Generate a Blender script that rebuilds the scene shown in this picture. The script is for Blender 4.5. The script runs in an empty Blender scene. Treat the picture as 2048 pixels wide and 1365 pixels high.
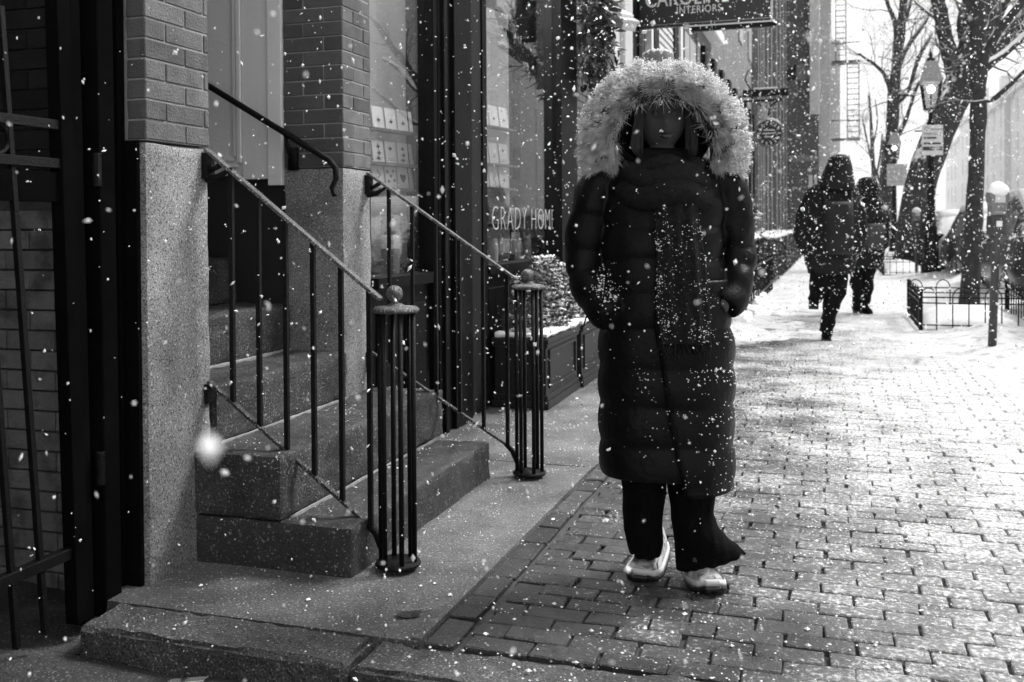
import bpy, math, random
from mathutils import Vector, Matrix, noise
R = math.radians
rnd = random.Random(7)
S = bpy.context.scene
COL = S.collection

# ------------------------------------------------------------------ camera, sky, sun, exposure
CAMH = 1.12
YAW = R(17.9)
PITCH = 0.8
cam_d = bpy.data.cameras.new("camera"); cam = bpy.data.objects.new("camera", cam_d); COL.objects.link(cam)
cam.location = (0, 0, CAMH)
cam.rotation_euler = (Matrix.Rotation(YAW, 4, 'Z') @ Matrix.Rotation(R(90 - PITCH), 4, 'X') @ Matrix.Rotation(R(-0.35), 4, 'Z')).to_euler()
cam_d.sensor_width = 36; cam_d.lens = 35; cam_d.shift_y = -(227.5 - math.tan(R(PITCH)) * 1991) / 2048
cam_d.clip_start = 0.05; cam_d.clip_end = 900
cam_d.dof.use_dof = True; cam_d.dof.focus_distance = 3.2; cam_d.dof.aperture_fstop = 5.0
S.camera = cam

SUN_EL, SUN_AZ = 48, 48          # azimuth measured from +Y towards +X
w = bpy.data.worlds.new("World"); S.world = w; w.use_nodes = True
nt = w.node_tree; nt.nodes.clear()
sky = nt.nodes.new("ShaderNodeTexSky"); sky.sky_type = 'NISHITA'; sky.sun_disc = False
sky.sun_elevation = R(SUN_EL); sky.sun_rotation = R(SUN_AZ); sky.dust_density = 4
bw = nt.nodes.new("ShaderNodeRGBToBW")
mx = nt.nodes.new("ShaderNodeMix"); mx.data_type = 'RGBA'; mx.inputs[0].default_value = 0.6
mx.inputs[7].default_value = (9.5, 9.5, 9.5, 1)       # the even white cloud layer
bg = nt.nodes.new("ShaderNodeBackground"); bg.inputs[1].default_value = 0.065
out = nt.nodes.new("ShaderNodeOutputWorld")
nt.links.new(sky.outputs[0], bw.inputs[0]); nt.links.new(bw.outputs[0], mx.inputs[6])
nt.links.new(mx.outputs[2], bg.inputs[0]); nt.links.new(bg.outputs[0], out.inputs[0])
sd = bpy.data.lights.new("sun", 'SUN'); sd.energy = 1.5; sd.angle = R(16); sd.color = (1, 1, 1)
sun = bpy.data.objects.new("sun", sd); COL.objects.link(sun)
_v = Vector((math.sin(R(SUN_AZ)) * math.cos(R(SUN_EL)), math.cos(R(SUN_AZ)) * math.cos(R(SUN_EL)), math.sin(R(SUN_EL))))
sun.rotation_euler = _v.to_track_quat('Z', 'Y').to_euler()
S.view_settings.view_transform = 'Standard'; S.view_settings.look = 'None'
S.view_settings.exposure = 1.3; S.view_settings.gamma = 1.0; S.view_settings.use_curve_mapping = False
S.cycles.use_denoising = True; S.cycles.sample_clamp_indirect = 4
S.cycles.volume_bounces = 2; S.cycles.max_bounces = 8; S.cycles.diffuse_bounces = 3; S.cycles.glossy_bounces = 3; S.cycles.transparent_max_bounces = 12
S.cycles.caustics_reflective = False; S.cycles.caustics_refractive = False

# ------------------------------------------------------------------ helpers
FP = 1991.0; CA, SA = math.cos(YAW), math.sin(YAW)
def px(u, v, d):
    """a point of the place, from its sighting and its distance"""
    t = (u - 1024) / FP
    return Vector((d * (-SA + CA * t), d * (CA + SA * t), CAMH - d * (v - 455) / FP))

def tag(o, label=None, cat=None, group=None, kind=None):
    if label: o["label"] = label
    if cat: o["category"] = cat
    if group: o["group"] = group
    if kind: o["kind"] = kind
    return o
def empty(name, loc=(0, 0, 0), rz=0, label=None, cat=None, group=None, parent=None):
    o = bpy.data.objects.new(name, None); COL.objects.link(o); o.location = loc; o.rotation_euler = (0, 0, rz)
    o.empty_display_size = 0.05
    if parent: o.parent = parent
    return tag(o, label, cat, group)
def link(name, me, parent=None, loc=None, rot=None, scale=None):
    o = bpy.data.objects.new(name, me); COL.objects.link(o)
    if parent: o.parent = parent
    if loc is not None: o.location = loc
    if rot is not None: o.rotation_euler = rot
    if scale is not None: o.scale = scale
    return o
def copy_tree(o, parent=None):
    c = o.copy(); COL.objects.link(c)
    if parent: c.parent = parent
    for ch in [x for x in o.children]: copy_tree(ch, c)
    return c

class MB:
    def __init__(s): s.v = []; s.f = []
    def add(s, vs, fs):
        n = len(s.v); s.v += [tuple(p) for p in vs]; s.f += [tuple(i + n for i in f) for f in fs]; return s
    def box(s, x0, x1, y0, y1, z0, z1):
        return s.add([(x0,y0,z0),(x1,y0,z0),(x1,y1,z0),(x0,y1,z0),(x0,y0,z1),(x1,y0,z1),(x1,y1,z1),(x0,y1,z1)],
                     [(0,3,2,1),(4,5,6,7),(0,1,5,4),(1,2,6,5),(2,3,7,6),(3,0,4,7)])
    def loft(s, rings, cap=True, closed=True):
        n = len(rings[0]); b = len(s.v); fs = []
        for r in rings: s.v += [tuple(p) for p in r]
        m = n if closed else n - 1
        for i in range(len(rings) - 1):
            for j in range(m):
                k = (j + 1) % n
                fs.append((b + i*n + j, b + i*n + k, b + (i+1)*n + k, b + (i+1)*n + j))
        if cap and closed:
            fs.append(tuple(b + j for j in reversed(range(n)))); fs.append(tuple(b + (len(rings)-1)*n + j for j in range(n)))
        s.f += fs; return s
    def tube(s, pts, rad, n=8, squash=1.0):
        pts = [Vector(p) for p in pts]
        if not hasattr(rad, '__len__'): rad = [rad] * len(pts)
        rings = []; prev = None
        for i, p in enumerate(pts):
            d = (pts[min(i+1, len(pts)-1)] - pts[max(i-1, 0)])
            if d.length < 1e-9: d = Vector((0,0,1))
            d.normalize()
            if prev is None:
                a = Vector((0,0,1)) if abs(d.z) < .9 else Vector((1,0,0))
                u = d.cross(a).normalized()
            else:
                u = (prev - d * prev.dot(d)).normalized()
            prev = u; w_ = d.cross(u)
            rings.append([p + (u * math.cos(2*math.pi*k/n) + w_ * math.sin(2*math.pi*k/n) * squash) * rad[i] for k in range(n)])
        return s.loft(rings)
    def lathe(s, c, prof, n=20):
        c = Vector(c)
        return s.loft([[c + Vector((r*math.cos(2*math.pi*k/n), r*math.sin(2*math.pi*k/n), z)) for k in range(n)] for r, z in prof])
    def bar(s, a, b, w_, h, up=(0,0,1)):
        a = Vector(a); b = Vector(b); d = (b - a).normalized(); upv = Vector(up)
        x = d.cross(upv).normalized(); y = x.cross(d).normalized()
        r = [x*w_/2 + y*h/2, -x*w_/2 + y*h/2, -x*w_/2 - y*h/2, x*w_/2 - y*h/2]
        return s.loft([[a + q for q in r], [b + q for q in r]])
    def blob(s, c, r, q=None):
        sx, sy, sz = r if hasattr(r, '__len__') else (r, r, r)
        j = lambda: rnd.uniform(.7, 1.25)
        vs = [Vector((sx*j(),0,0)),Vector((-sx*j(),0,0)),Vector((0,sy*j(),0)),Vector((0,-sy*j(),0)),Vector((0,0,sz*j())),Vector((0,0,-sz*j()))]
        if q: vs = [q @ x for x in vs]
        c = Vector(c)
        return s.add([c + x for x in vs], [(0,2,4),(2,1,4),(1,3,4),(3,0,4),(2,0,5),(1,2,5),(3,1,5),(0,3,5)])
    def mesh(s, name, mat, smooth=False):
        me = bpy.data.meshes.new(name); me.from_pydata(s.v, [], s.f)
        if mat:
            for m in (mat if isinstance(mat, (list, tuple)) else [mat]): me.materials.append(m)
        if smooth: me.polygons.foreach_set("use_smooth", [True] * len(me.polygons))
        me.update()
        if s.hard: me.set_sharp_from_angle(angle=R(s.hard))
        return me
    hard = 0
    def build(s, name, mat, parent=None, smooth=False, bevel=0, loc=None, rot=None):
        o = link(name, s.mesh(name, mat, smooth), parent, loc, rot)
        if bevel:
            b = o.modifiers.new("b", 'BEVEL'); b.width = bevel; b.segments = 2; b.limit_method = 'ANGLE'; b.angle_limit = R(40)
        return o

def rough_block(x0, x1, y0, y1, z0, z1, res=.03, amp=.004, edge=.008, seed=0, bigamp=0.0):
    """a hewn stone: a box of fine facets with worn edges and an uneven skin"""
    dims = (x1-x0, y1-y0, z1-z0); n = [max(2, min(90, int(d/res))) for d in dims]
    vid = {}; vs = []; fs = []
    def V(i, j, k):
        key = (i, j, k)
        if key not in vid: vid[key] = len(vs); vs.append(key)
        return vid[key]
    for k in (0, n[2]):
        for i in range(n[0]):
            for j in range(n[1]):
                q = (V(i,j,k), V(i+1,j,k), V(i+1,j+1,k), V(i,j+1,k)); fs.append(q if k else q[::-1])
    for j in (0, n[1]):
        for i in range(n[0]):
            for k in range(n[2]):
                q = (V(i,j,k), V(i+1,j,k), V(i+1,j,k+1), V(i,j,k+1)); fs.append(q if not j else q[::-1])
    for i in (0, n[0]):
        for j in range(n[1]):
            for k in range(n[2]):
                q = (V(i,j,k), V(i,j+1,k), V(i,j+1,k+1), V(i,j,k+1)); fs.append(q if i else q[::-1])
    P = []
    off = Vector((seed*3.7, seed*1.3, seed*2.1))
    for i, j, k in vs:
        p = Vector((x0 + dims[0]*i/n[0], y0 + dims[1]*j/n[1], z0 + dims[2]*k/n[2]))
        nr = Vector(((i == n[0]) - (i == 0), (j == n[1]) - (j == 0), (k == n[2]) - (k == 0)))
        cnt = abs(nr.x) + abs(nr.y) + abs(nr.z)
        e = edge * (1 + .8*noise.noise(p*6 + off)) if cnt > 1 else 0
        q = p - nr * e * (.45 if cnt > 1 else 0)
        q += nr.normalized() * (noise.noise(p*22 + off) * amp + noise.noise(p*5 + off) * amp * 1.2 + noise.noise(p*2.2+off)*bigamp)
        P.append(q)
    m = MB(); m.v = [tuple(p) for p in P]; m.f = fs; m.hard = 32
    return m

def chamfer_box(dx, dy, dz, c=.003, jit=0.0):
    vs = []; ix = {}
    for sx in (-1, 1):
        for sy in (-1, 1):
            for sz in (-1, 1):
                o = Vector((rnd.uniform(-jit, jit), rnd.uniform(-jit, jit), 0))
                for a in range(3):
                    p = [sx*(dx/2-c), sy*(dy/2-c), sz*(dz/2-c)]; p[a] = (sx*dx/2, sy*dy/2, sz*dz/2)[a]
                    ix[(sx, sy, sz, a)] = len(vs); vs.append(Vector(p) + o)
    fs = []
    for a in range(3):
        b, cc = (a+1) % 3, (a+2) % 3
        for s in (-1, 1):
            def g(p, q, ax):
                t = [0,0,0]; t[a] = s; t[b] = p; t[cc] = q; return ix[(t[0], t[1], t[2], ax)]
            f = (g(-1,-1,a), g(1,-1,a), g(1,1,a), g(-1,1,a)); fs.append(f if s > 0 else f[::-1])
        for p in (-1, 1):
            for q in (-1, 1):
                def h(s, ax):
                    t = [0,0,0]; t[a] = s; t[b] = p; t[cc] = q; return ix[(t[0], t[1], t[2], ax)]
                f = (h(-1,b), h(1,b), h(1,cc), h(-1,cc)); fs.append(f if p*q > 0 else f[::-1])
    for sx in (-1, 1):
        for sy in (-1, 1):
            for sz in (-1, 1):
                f = tuple(ix[(sx,sy,sz,a)] for a in range(3)); fs.append(f if sx*sy*sz > 0 else f[::-1])
    return MB().add(vs, fs)

def baked(o):
    """apply the modifiers of an object without operators"""
    dg = bpy.context.evaluated_depsgraph_get(); dg.update()
    me = bpy.data.meshes.new_from_object(o.evaluated_get(dg)); o.modifiers.clear(); old = o.data; o.data = me
    for m in old.materials:
        if len(me.materials) == 0: me.materials.append(m)
    return o
def fuse(o, voxel, smooth=3):
    m = o.modifiers.new("r", 'REMESH'); m.mode = 'VOXEL'; m.voxel_size = voxel; m.use_smooth_shade = True
    if smooth:
        s = o.modifiers.new("s", 'SMOOTH'); s.iterations = smooth; s.factor = .5
    return baked(o)

# ------------------------------------------------------------------ materials (monochrome, as the photograph)
def mat(name, c1, c2=None, scale=8, rough=.7, bump=0, bscale=60, detail=6, spec=.5, rnd_amt=0, snow=0, snow_th=.55,
        snow_scale=20, speck=None, stain=None, metallic=0, sheen=0, rough2=None):
    """speck=(scale, lo, hi, colour): mineral grains; snow>0: snow lying where the surface faces up"""
    m = bpy.data.materials.new(name); m.use_nodes = True; t = m.node_tree; N = t.nodes; L = t.links
    b = N["Principled BSDF"]; b.inputs["Roughness"].default_value = rough; b.inputs["Specular IOR Level"].default_value = spec
    b.inputs["Metallic"].default_value = metallic
    if sheen: b.inputs["Sheen Weight"].default_value = sheen
    geo = N.new("ShaderNodeNewGeometry"); pos = geo.outputs["Position"]
    def nz(sc, det=detail, rg=.6):
        n = N.new("ShaderNodeTexNoise"); n.inputs["Scale"].default_value = sc; n.inputs["Detail"].default_value = det
        n.inputs["Roughness"].default_value = rg; L.new(pos, n.inputs["Vector"]); return n.outputs[0]
    def ramp(x, lo, hi, a=0.0, bb=1.0):
        r = N.new("ShaderNodeMapRange"); r.inputs[1].default_value = lo; r.inputs[2].default_value = hi
        r.inputs[3].default_value = a; r.inputs[4].default_value = bb; L.new(x, r.inputs[0]); return r.outputs[0]
    def math_(op, a, bb):
        r = N.new("ShaderNodeMath"); r.operation = op
        for i, x in enumerate((a, bb)):
            if isinstance(x, (int, float)): r.inputs[i].default_value = x
            else: L.new(x, r.inputs[i])
        return r.outputs[0]
    def mixf(f, a, bb):
        r = N.new("ShaderNodeMix"); r.data_type = 'FLOAT'
        for i, x in ((0, f), (2, a), (3, bb)):
            if isinstance(x, (int, float)): r.inputs[i].default_value = x
            else: L.new(x, r.inputs[i])
        return r.outputs[0]
    val = mixf(ramp(nz(scale), .32, .68), c1, c2 if c2 is not None else c1*.7)
    if speck:
        for sc, lo, hi, c in (speck if isinstance(speck[0], tuple) else (speck,)):
            val = mixf(ramp(nz(sc, 2, .5), lo, hi), val, c)
    if stain:
        sc, lo, hi, mul = stain
        val = math_('MULTIPLY', val, ramp(nz(sc, 5), lo, hi, mul, 1.0))
    if rnd_amt:
        oi = N.new("ShaderNodeObjectInfo"); val = math_('MULTIPLY', val, ramp(oi.outputs["Random"], 0, 1, 1-rnd_amt, 1+rnd_amt))
    ro = rough
    if rough2 is not None: ro = ramp(nz(scale*.6), .35, .65, rough, rough2)
    if snow:
        sp = N.new("ShaderNodeSeparateXYZ"); L.new(geo.outputs["Normal"], sp.inputs[0])
        k = math_('ADD', sp.outputs[2], math_('MULTIPLY', math_('SUBTRACT', nz(snow_scale, 4), .5), 1.3))
        msk = math_('MULTIPLY', ramp(k, snow_th, snow_th+.12), snow)
        val = mixf(msk, val, .86); ro = mixf(msk, ro, .9)
    cc = N.new("ShaderNodeCombineColor")
    for i in range(3): L.new(val, cc.inputs[i])
    L.new(cc.outputs[0], b.inputs["Base Color"])
    if not isinstance(ro, (int, float)): L.new(ro, b.inputs["Roughness"])
    if bump:
        bp = N.new("ShaderNodeBump"); bp.inputs["Strength"].default_value = bump; bp.inputs["Distance"].default_value = .01
        L.new(nz(bscale, 5, .65), bp.inputs["Height"]); L.new(bp.outputs[0], b.inputs["Normal"])
    return m

M = {}
M['granite'] = mat('granite', .38, .27, 3, .75, .55, 190, speck=((170,.52,.62,.09),(120,.6,.66,.62)), stain=(2.0,.38,.6,.5))
M['granite_dark'] = mat('granite_dark', .065, .03, 3, .5, .7, 120, speck=((150,.56,.64,.03),(110,.62,.68,.32)), stain=(3,.35,.6,.5))
M['granite_wet'] = mat('granite_wet', .085, .035, 5, .34, .9, 110, speck=((160,.54,.62,.02),(120,.61,.67,.34)), stain=(3.5,.38,.58,.4), rough2=.6)
M['slab'] = mat('slab', .23, .13, 4, .5, .9, 150, speck=((140,.55,.64,.09),(120,.6,.67,.5)), stain=(1.8,.38,.6,.45), rough2=.75)
M['curb'] = mat('curb', .13, .07, 6, .6, 1.0, 90, speck=((170,.52,.6,.03),(140,.61,.67,.42)), stain=(3,.35,.55,.40))
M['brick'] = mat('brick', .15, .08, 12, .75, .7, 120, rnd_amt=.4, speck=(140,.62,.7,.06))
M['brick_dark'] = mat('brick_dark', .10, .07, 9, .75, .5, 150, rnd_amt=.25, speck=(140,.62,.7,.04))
M['mortar'] = mat('mortar', .42, .30, 30, .9, .8, 200)
M['mortar_dark'] = mat('mortar_dark', .10, .05, 30, .9, .8, 200)
M['upper_passage_brick'] = mat('upper_passage_brick', .035, .022, 9, .8, .5, 100, rnd_amt=.2, spec=.1)
M['sign_faint'] = mat('sign_faint', .40, .46, 20, .7)
M['rail_wet'] = mat('rail_wet', .02, .05, 45, .3, .7, 180, rough2=.45, speck=(150,.6,.66,.4), spec=.3)
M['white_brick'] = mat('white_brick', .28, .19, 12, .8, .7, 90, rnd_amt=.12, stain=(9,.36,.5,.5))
M['iron'] = mat('iron', .004, .007, 25, .3, .5, 170, rough2=.5, spec=.14)
M['iron_worn'] = mat('iron_worn', .04, .12, 45, .28, .7, 180, rough2=.45, speck=(160,.56,.64,.4), spec=.45)
M['ironwood'] = mat('ironwood', .003, .005, 6, .8, .1, 60, spec=.0)
M['shop_black'] = mat('shop_black', .003, .006, 5, .42, .3, 40, spec=.07)
M['shop_grey'] = mat('shop_grey', .02, .015, 5, .5, .3, 40, spec=.12)
M['white_paint'] = mat('white_paint', .86, .80, 2.5, .5, .15, 60)
M['pale_paint'] = mat('pale_paint', .62, .5, 5, .6, .2, 60)
M['snow'] = mat('snow', .88, .80, 5, .85, .6, 30)
M['flake'] = mat('flake', .95, .95, 5, .9)
M['soil'] = mat('soil', .035, .09, 4, .45, 1.0, 60, rough2=.8, speck=((150,.62,.68,.3),), stain=(3,.35,.6,.35))
M['asphalt'] = mat('asphalt', .05, .07, 8, .5, .6, 100)
M['stucco'] = mat('stucco', .22, .15, 2, .85, .3, 40)
M['stone_trim'] = mat('stone_trim', .20, .13, 2, .85, .3, 40)
M['stucco_dark'] = mat('stucco_dark', .10, .07, 2, .8, .3, 40)
M['far_wall'] = mat('far_wall', .62, .55, .6, .9)  # haze put into the colour: distant walls made pale
M['far_window'] = mat('far_window', .34, .42, 1, .3)  # paled towards the wall colour, as haze would fade it
M['bark'] = mat('bark', .035, .07, 14, .9, 1.0, 40, snow=1, snow_th=.33, snow_scale=5, spec=.15)
M['twig'] = mat('twig', .09, .12, 14, .85, 0, 40, snow=1, snow_th=.35, snow_scale=7)
M['coat'] = mat('coat', .0055, .0035, 6, .42, .5, 28, spec=.13)
M['coat_back'] = mat('coat_back', .006, .004, 6, .6, .5, 28, spec=.2, snow=.5, snow_th=1.05, snow_scale=60)
M['cloth'] = mat('cloth', .005, .0035, 6, .9, .6, 90, spec=.08)
M['skin'] = mat('skin', .085, .07, 20, .6, .2, 200, spec=.15)  # hood's shade put into the colour, darker than real skin
M['hair'] = mat('hair', .015, .02, 90, .6)
M['sneaker'] = mat('sneaker', .55, .36, 30, .7, .4, 90, speck=(50,.55,.6,.2))
M['sneaker_sole'] = mat('sneaker_sole', .78, .6, 30, .6)
M['rubber'] = mat('rubber', .02, .03, 30, .6)
M['planter'] = mat('planter', .012, .02, 10, .35, .3, 60, spec=.3)
M['leaf'] = mat('leaf', .05, .10, 40, .6, 0, 40, snow=.7, snow_th=.75, snow_scale=40)
M['leaf_dark'] = mat('leaf_dark', .018, .04, 30, .4, 0, 40, snow=.5, snow_th=.9, snow_scale=30)
M['paper'] = mat('paper', .80, .74, 5, .8)
M['ink'] = mat('ink', .03, .05, 5, .8)
M['shelf'] = mat('shelf', .16, .22, 4, .8)
M['shop_back'] = mat('shop_back', .5, .42, 3, .9)
M['letter'] = mat('letter', .75, .7, 5, .6)
M['sign_black'] = mat('sign_black', .012, .012, 5, .45)
M['sign_white'] = mat('sign_white', .72, .66, 20, .6)
M['car_dark'] = mat('car_dark', .02, .03, 3, .22, .1, 50, snow=.9, snow_th=.62, snow_scale=14)
M['car_grey'] = mat('car_grey', .20, .26, 3, .25, .1, 50, snow=.95, snow_th=.5, snow_scale=10)
M['car_glass'] = mat('car_glass', .10, .30, 9, .12, snow=.8, snow_th=.6, snow_scale=30)
M['chrome'] = mat('chrome', .45, .5, 9, .25, metallic=.8)
M['lamp_roof'] = mat('lamp_roof', .30, .36, 12, .7)
M['pale_glass'] = mat('pale_glass', .5, .56, 12, .3)
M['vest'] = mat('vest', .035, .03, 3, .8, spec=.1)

def glass_mat(name, ior=1.95, tint=.9):
    m = bpy.data.materials.new(name); m.use_nodes = True; t = m.node_tree; N = t.nodes; N.clear()
    f = N.new("ShaderNodeFresnel"); ge = N.new("ShaderNodeNewGeometry"); mr_ = N.new("ShaderNodeMapRange")
    mr_.inputs[3].default_value = ior; mr_.inputs[4].default_value = 1/ior; t.links.new(ge.outputs["Backfacing"], mr_.inputs[0]); t.links.new(mr_.outputs[0], f.inputs[0])
    g = N.new("ShaderNodeBsdfGlossy"); g.inputs["Roughness"].default_value = .01
    tr = N.new("ShaderNodeBsdfTransparent"); tr.inputs[0].default_value = (tint,)*3 + (1,)
    mm = N.new("ShaderNodeMixShader"); o = N.new("ShaderNodeOutputMaterial")
    t.links.new(f.outputs[0], mm.inputs[0]); t.links.new(tr.outputs[0], mm.inputs[1]); t.links.new(g.outputs[0], mm.inputs[2]); t.links.new(mm.outputs[0], o.inputs[0])
    return m
M['glass'] = glass_mat('shop_glass')
def emit_mat(name, s):
    m = bpy.data.materials.new(name); m.use_nodes = True; b = m.node_tree.nodes["Principled BSDF"]
    b.inputs["Emission Color"].default_value = (1,1,1,1); b.inputs["Emission Strength"].default_value = s; return m
M['mantle'] = emit_mat('mantle', 3); M['added_shop_glow'] = emit_mat('added_shop_glow', 260)

def paver_mat():
    """wet clay pavers, slush lying on them in patches that grow towards the kerb and up the street"""
    m = mat('paver', .060, .026, 16, .26, 1.0, 120, rnd_amt=.45, rough2=.5, spec=.5, speck=((160,.6,.68,.04),))
    t = m.node_tree; N = t.nodes; L = t.links; b = N["Principled BSDF"]
    src = b.inputs["Base Color"].links[0].from_socket
    geo = N.new("ShaderNodeNewGeometry"); sep = N.new("ShaderNodeSeparateXYZ"); L.new(geo.outputs["Position"], sep.inputs[0])
    def mt(op, a, c):
        r = N.new("ShaderNodeMath"); r.operation = op
        for i, x in enumerate((a, c)):
            if isinstance(x, (int, float)): r.inputs[i].default_value = x
            else: L.new(x, r.inputs[i])
        return r.outputs[0]
    def mr(x, a, c, lo=0., hi=1.):
        r = N.new("ShaderNodeMapRange"); r.inputs[1].default_value = a; r.inputs[2].default_value = c; r.inputs[3].default_value = lo; r.inputs[4].default_value = hi
        L.new(x, r.inputs[0]); return r.outputs[0]
    wx = mr(sep.outputs[0], -1.0, .6); wy = mr(sep.outputs[1], 3.0, 8.0)
    base = mt('ADD', mt('MULTIPLY', wx, .165), mt('MULTIPLY', wy, .11))
    n1 = N.new("ShaderNodeTexNoise"); n1.inputs["Scale"].default_value = 60; n1.inputs["Detail"].default_value = 6; n1.inputs["Roughness"].default_value = .7
    n2 = N.new("ShaderNodeTexNoise"); n2.inputs["Scale"].default_value = 3.0; n2.inputs["Detail"].default_value = 3
    L.new(geo.outputs["Position"], n1.inputs[0]); L.new(geo.outputs["Position"], n2.inputs[0])
    k = mt('ADD', mt('ADD', n1.outputs[0], mt('MULTIPLY', mt('SUBTRACT', n2.outputs[0], .5), .35)), base)
    msk = mr(k, .63, .77)
    film = N.new('ShaderNodeMix'); film.data_type = 'RGBA'; film.inputs[7].default_value = (.44,.44,.44,1)
    L.new(mt('MULTIPLY', mr(mt('ADD', sep.outputs[0], mt('MULTIPLY', mt('SUBTRACT', n2.outputs[0], .5), 1.6)), -.5, .7), .65), film.inputs[0]); L.new(src, film.inputs[6]); src = film.outputs[2]
    mx = N.new("ShaderNodeMix"); mx.data_type = 'RGBA'; mx.inputs[7].default_value = (.78,.78,.78,1)
    L.new(msk, mx.inputs[0]); L.new(src, mx.inputs[6]); L.new(mx.outputs[2], b.inputs["Base Color"])
    return m
M['paver'] = paver_mat()
def trampled_mat():
    m = mat('trampled_snow', .80, .55, 3.5, .7, .9, 22, detail=8, speck=((9,.55,.68,.38),(45,.62,.7,.3)))
    return m
M['trampled'] = trampled_mat()
# ================================================================== THE GROUND
ground = MB().add([(-300,-60,-.16),(300,-60,-.16),(300,500,-.16),(-300,500,-.16)], [(0,1,2,3)]).build('ground', M['snow'])
tag(ground, kind='structure')
rb = rough_block(-7, 3.2, -.6, 2.283, -.5, -.085, .05, .012, .01, 3, .02)
tag(rb.build('passage_ground', M['soil'], smooth=True), kind='structure')
tag(rough_block(-7, -2.045, 2.284, 2.75, -.5, -.082, .05, .010, .01, 4, .012).build('passage_ground', M['soil'], smooth=True), kind='structure')
tag(MB().box(-1.065, 2.1, 2.3, 60, -.5, -.017).build('pavement_bed', M['mortar_dark']), kind='structure')
# the concrete slab along the house fronts
slab = tag(rough_block(-2.2, -1.065, 2.476, 4.52, -.4, -.002, .03, .0015, .004, 11).build('footway_slab', M['slab'], smooth=True), kind='structure')
slab2 = tag(rough_block(-2.2, -1.065, 4.528, 7.6, -.4, -.002, .04, .0015, .004, 12).build('footway_slab', M['slab'], smooth=True), kind='structure')
tag(rough_block(-2.2, -1.065, 7.61, 13, -.4, -.004, .08, .002, .004, 12).build('footway_slab', M['slab'], smooth=True), kind='structure')
# low groove and raised rim along the slab's street edge
tag(rough_block(-1.10, -1.065, 2.48, 4.5, -.05, .006, .03, .002, .003, 14).build('slab_rim', M['slab'], slab, smooth=True))
tag(slab.children[0], 'pale raised rim along the street edge of the slab')
kerb = empty('granite_kerb', (0,0,0)); kerb['kind'] = 'structure'
for i, (a, b, zt) in enumerate(((-2.04, -1.20, 0.0), (-1.185, .35, -.004), (.36, 1.8, -.004))):
    m = rough_block(a, b, 2.285, 2.468, -.35, zt, .013, .0085, .022, 20+i, .012)
    m.build('kerb_stone', M['curb'], kerb, smooth=True)
street_kerb = empty('street_kerb', (0,0,0)); street_kerb['kind'] = 'structure'
for i in range(12):
    rough_block(2.105, 2.26, 3+2*i, 4.985+2*i, -.35, .0, .1, .004, .01, 40+i).build('kerb_stone', M['granite'], street_kerb, smooth=True)

# ---- brick pavers
pav = empty('brick_pavement'); pav['kind'] = 'structure'
BL, BW, J = .175, .0805, .008
var = []
for i in range(7):
    v = chamfer_box(BL, BW, .05, .0035, .0024)
    v.v = [tuple(Vector(p) + Vector((0,0,noise.noise(Vector(p)*25+Vector((i*9,0,0)))*.0025))) for p in v.v]
    var.append(v.mesh('brick_%d' % i, M['paver']))
spots = []
row = 0; y = 2.476 + BW/2
while y < 13.5:
    x = -.945 + (row % 2) * (BL+J)/2 + rnd.uniform(-.012, .012)
    if row % 2: spots.append((-.945 + BL/4 - J/2, y, 0, .5))
    x0 = x
    while x0 < 2.1 - BL*.6:
        cx = x0 + BL/2
        spots.append((cx + rnd.uniform(-.003,.003), y + rnd.uniform(-.003,.003), 0, 1)); x0 += BL + J + rnd.uniform(-.004, .004)
    y += BW + .0055; row += 1
y = 2.476 + BL/2
while y < 13.5:
    spots.append((-1.06 + BW/2 + .004, y, R(90), 1)); y += BL + J
def inview(x, y):
    d = -SA*x + CA*y; t = (CA*x + SA*y) / d; u = 1024 + FP*t; v = 455 + FP*CAMH/d
    return d if (-40 < u < 2090 and v < 1400) else None
vis = sorted([(inview(s[0], s[1]) or 99, s) for s in spots], key=lambda q: q[0])
rest = MB()
for n, (d, s) in enumerate(vis):
    z = -.025 + rnd.uniform(-.0035, .0025) - .003*noise.noise(Vector((s[0]*1.5, s[1]*1.5, 0)))*2
    rot = (rnd.gauss(0,.010), rnd.gauss(0,.008), s[2] + rnd.gauss(0,.008))
    if n < 296 and d < 90:
        link('brick', var[rnd.randrange(7)], pav, (s[0], s[1], z), rot, (s[3], 1, 1))
    else:
        M4 = Matrix.Translation((s[0], s[1], z)) @ Matrix.Rotation(rot[2], 4, 'Z') @ Matrix.Rotation(rot[0], 4, 'X') @ Matrix.Rotation(rot[1], 4, 'Y')
        h = Vector((BL/2*s[3], BW/2, .025)); c = .004
        lo = [M4 @ Vector((sx*h.x, sy*h.y, -.02)) for sx, sy in ((-1,-1),(1,-1),(1,1),(-1,1))]
        mi = [M4 @ Vector((sx*h.x, sy*h.y, .025-c)) for sx, sy in ((-1,-1),(1,-1),(1,1),(-1,1))]
        hi = [M4 @ Vector((sx*(h.x-c), sy*(h.y-c), .025)) for sx, sy in ((-1,-1),(1,-1),(1,1),(-1,1))]
        rest.add(lo+mi+hi, [(0,1,5,4),(1,2,6,5),(2,3,7,6),(3,0,4,7),(4,5,9,8),(5,6,10,9),(6,7,11,10),(7,4,8,11),(8,9,10,11)])
tag(rest.build('brick_field', M['paver'], pav), kind='stuff')

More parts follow.
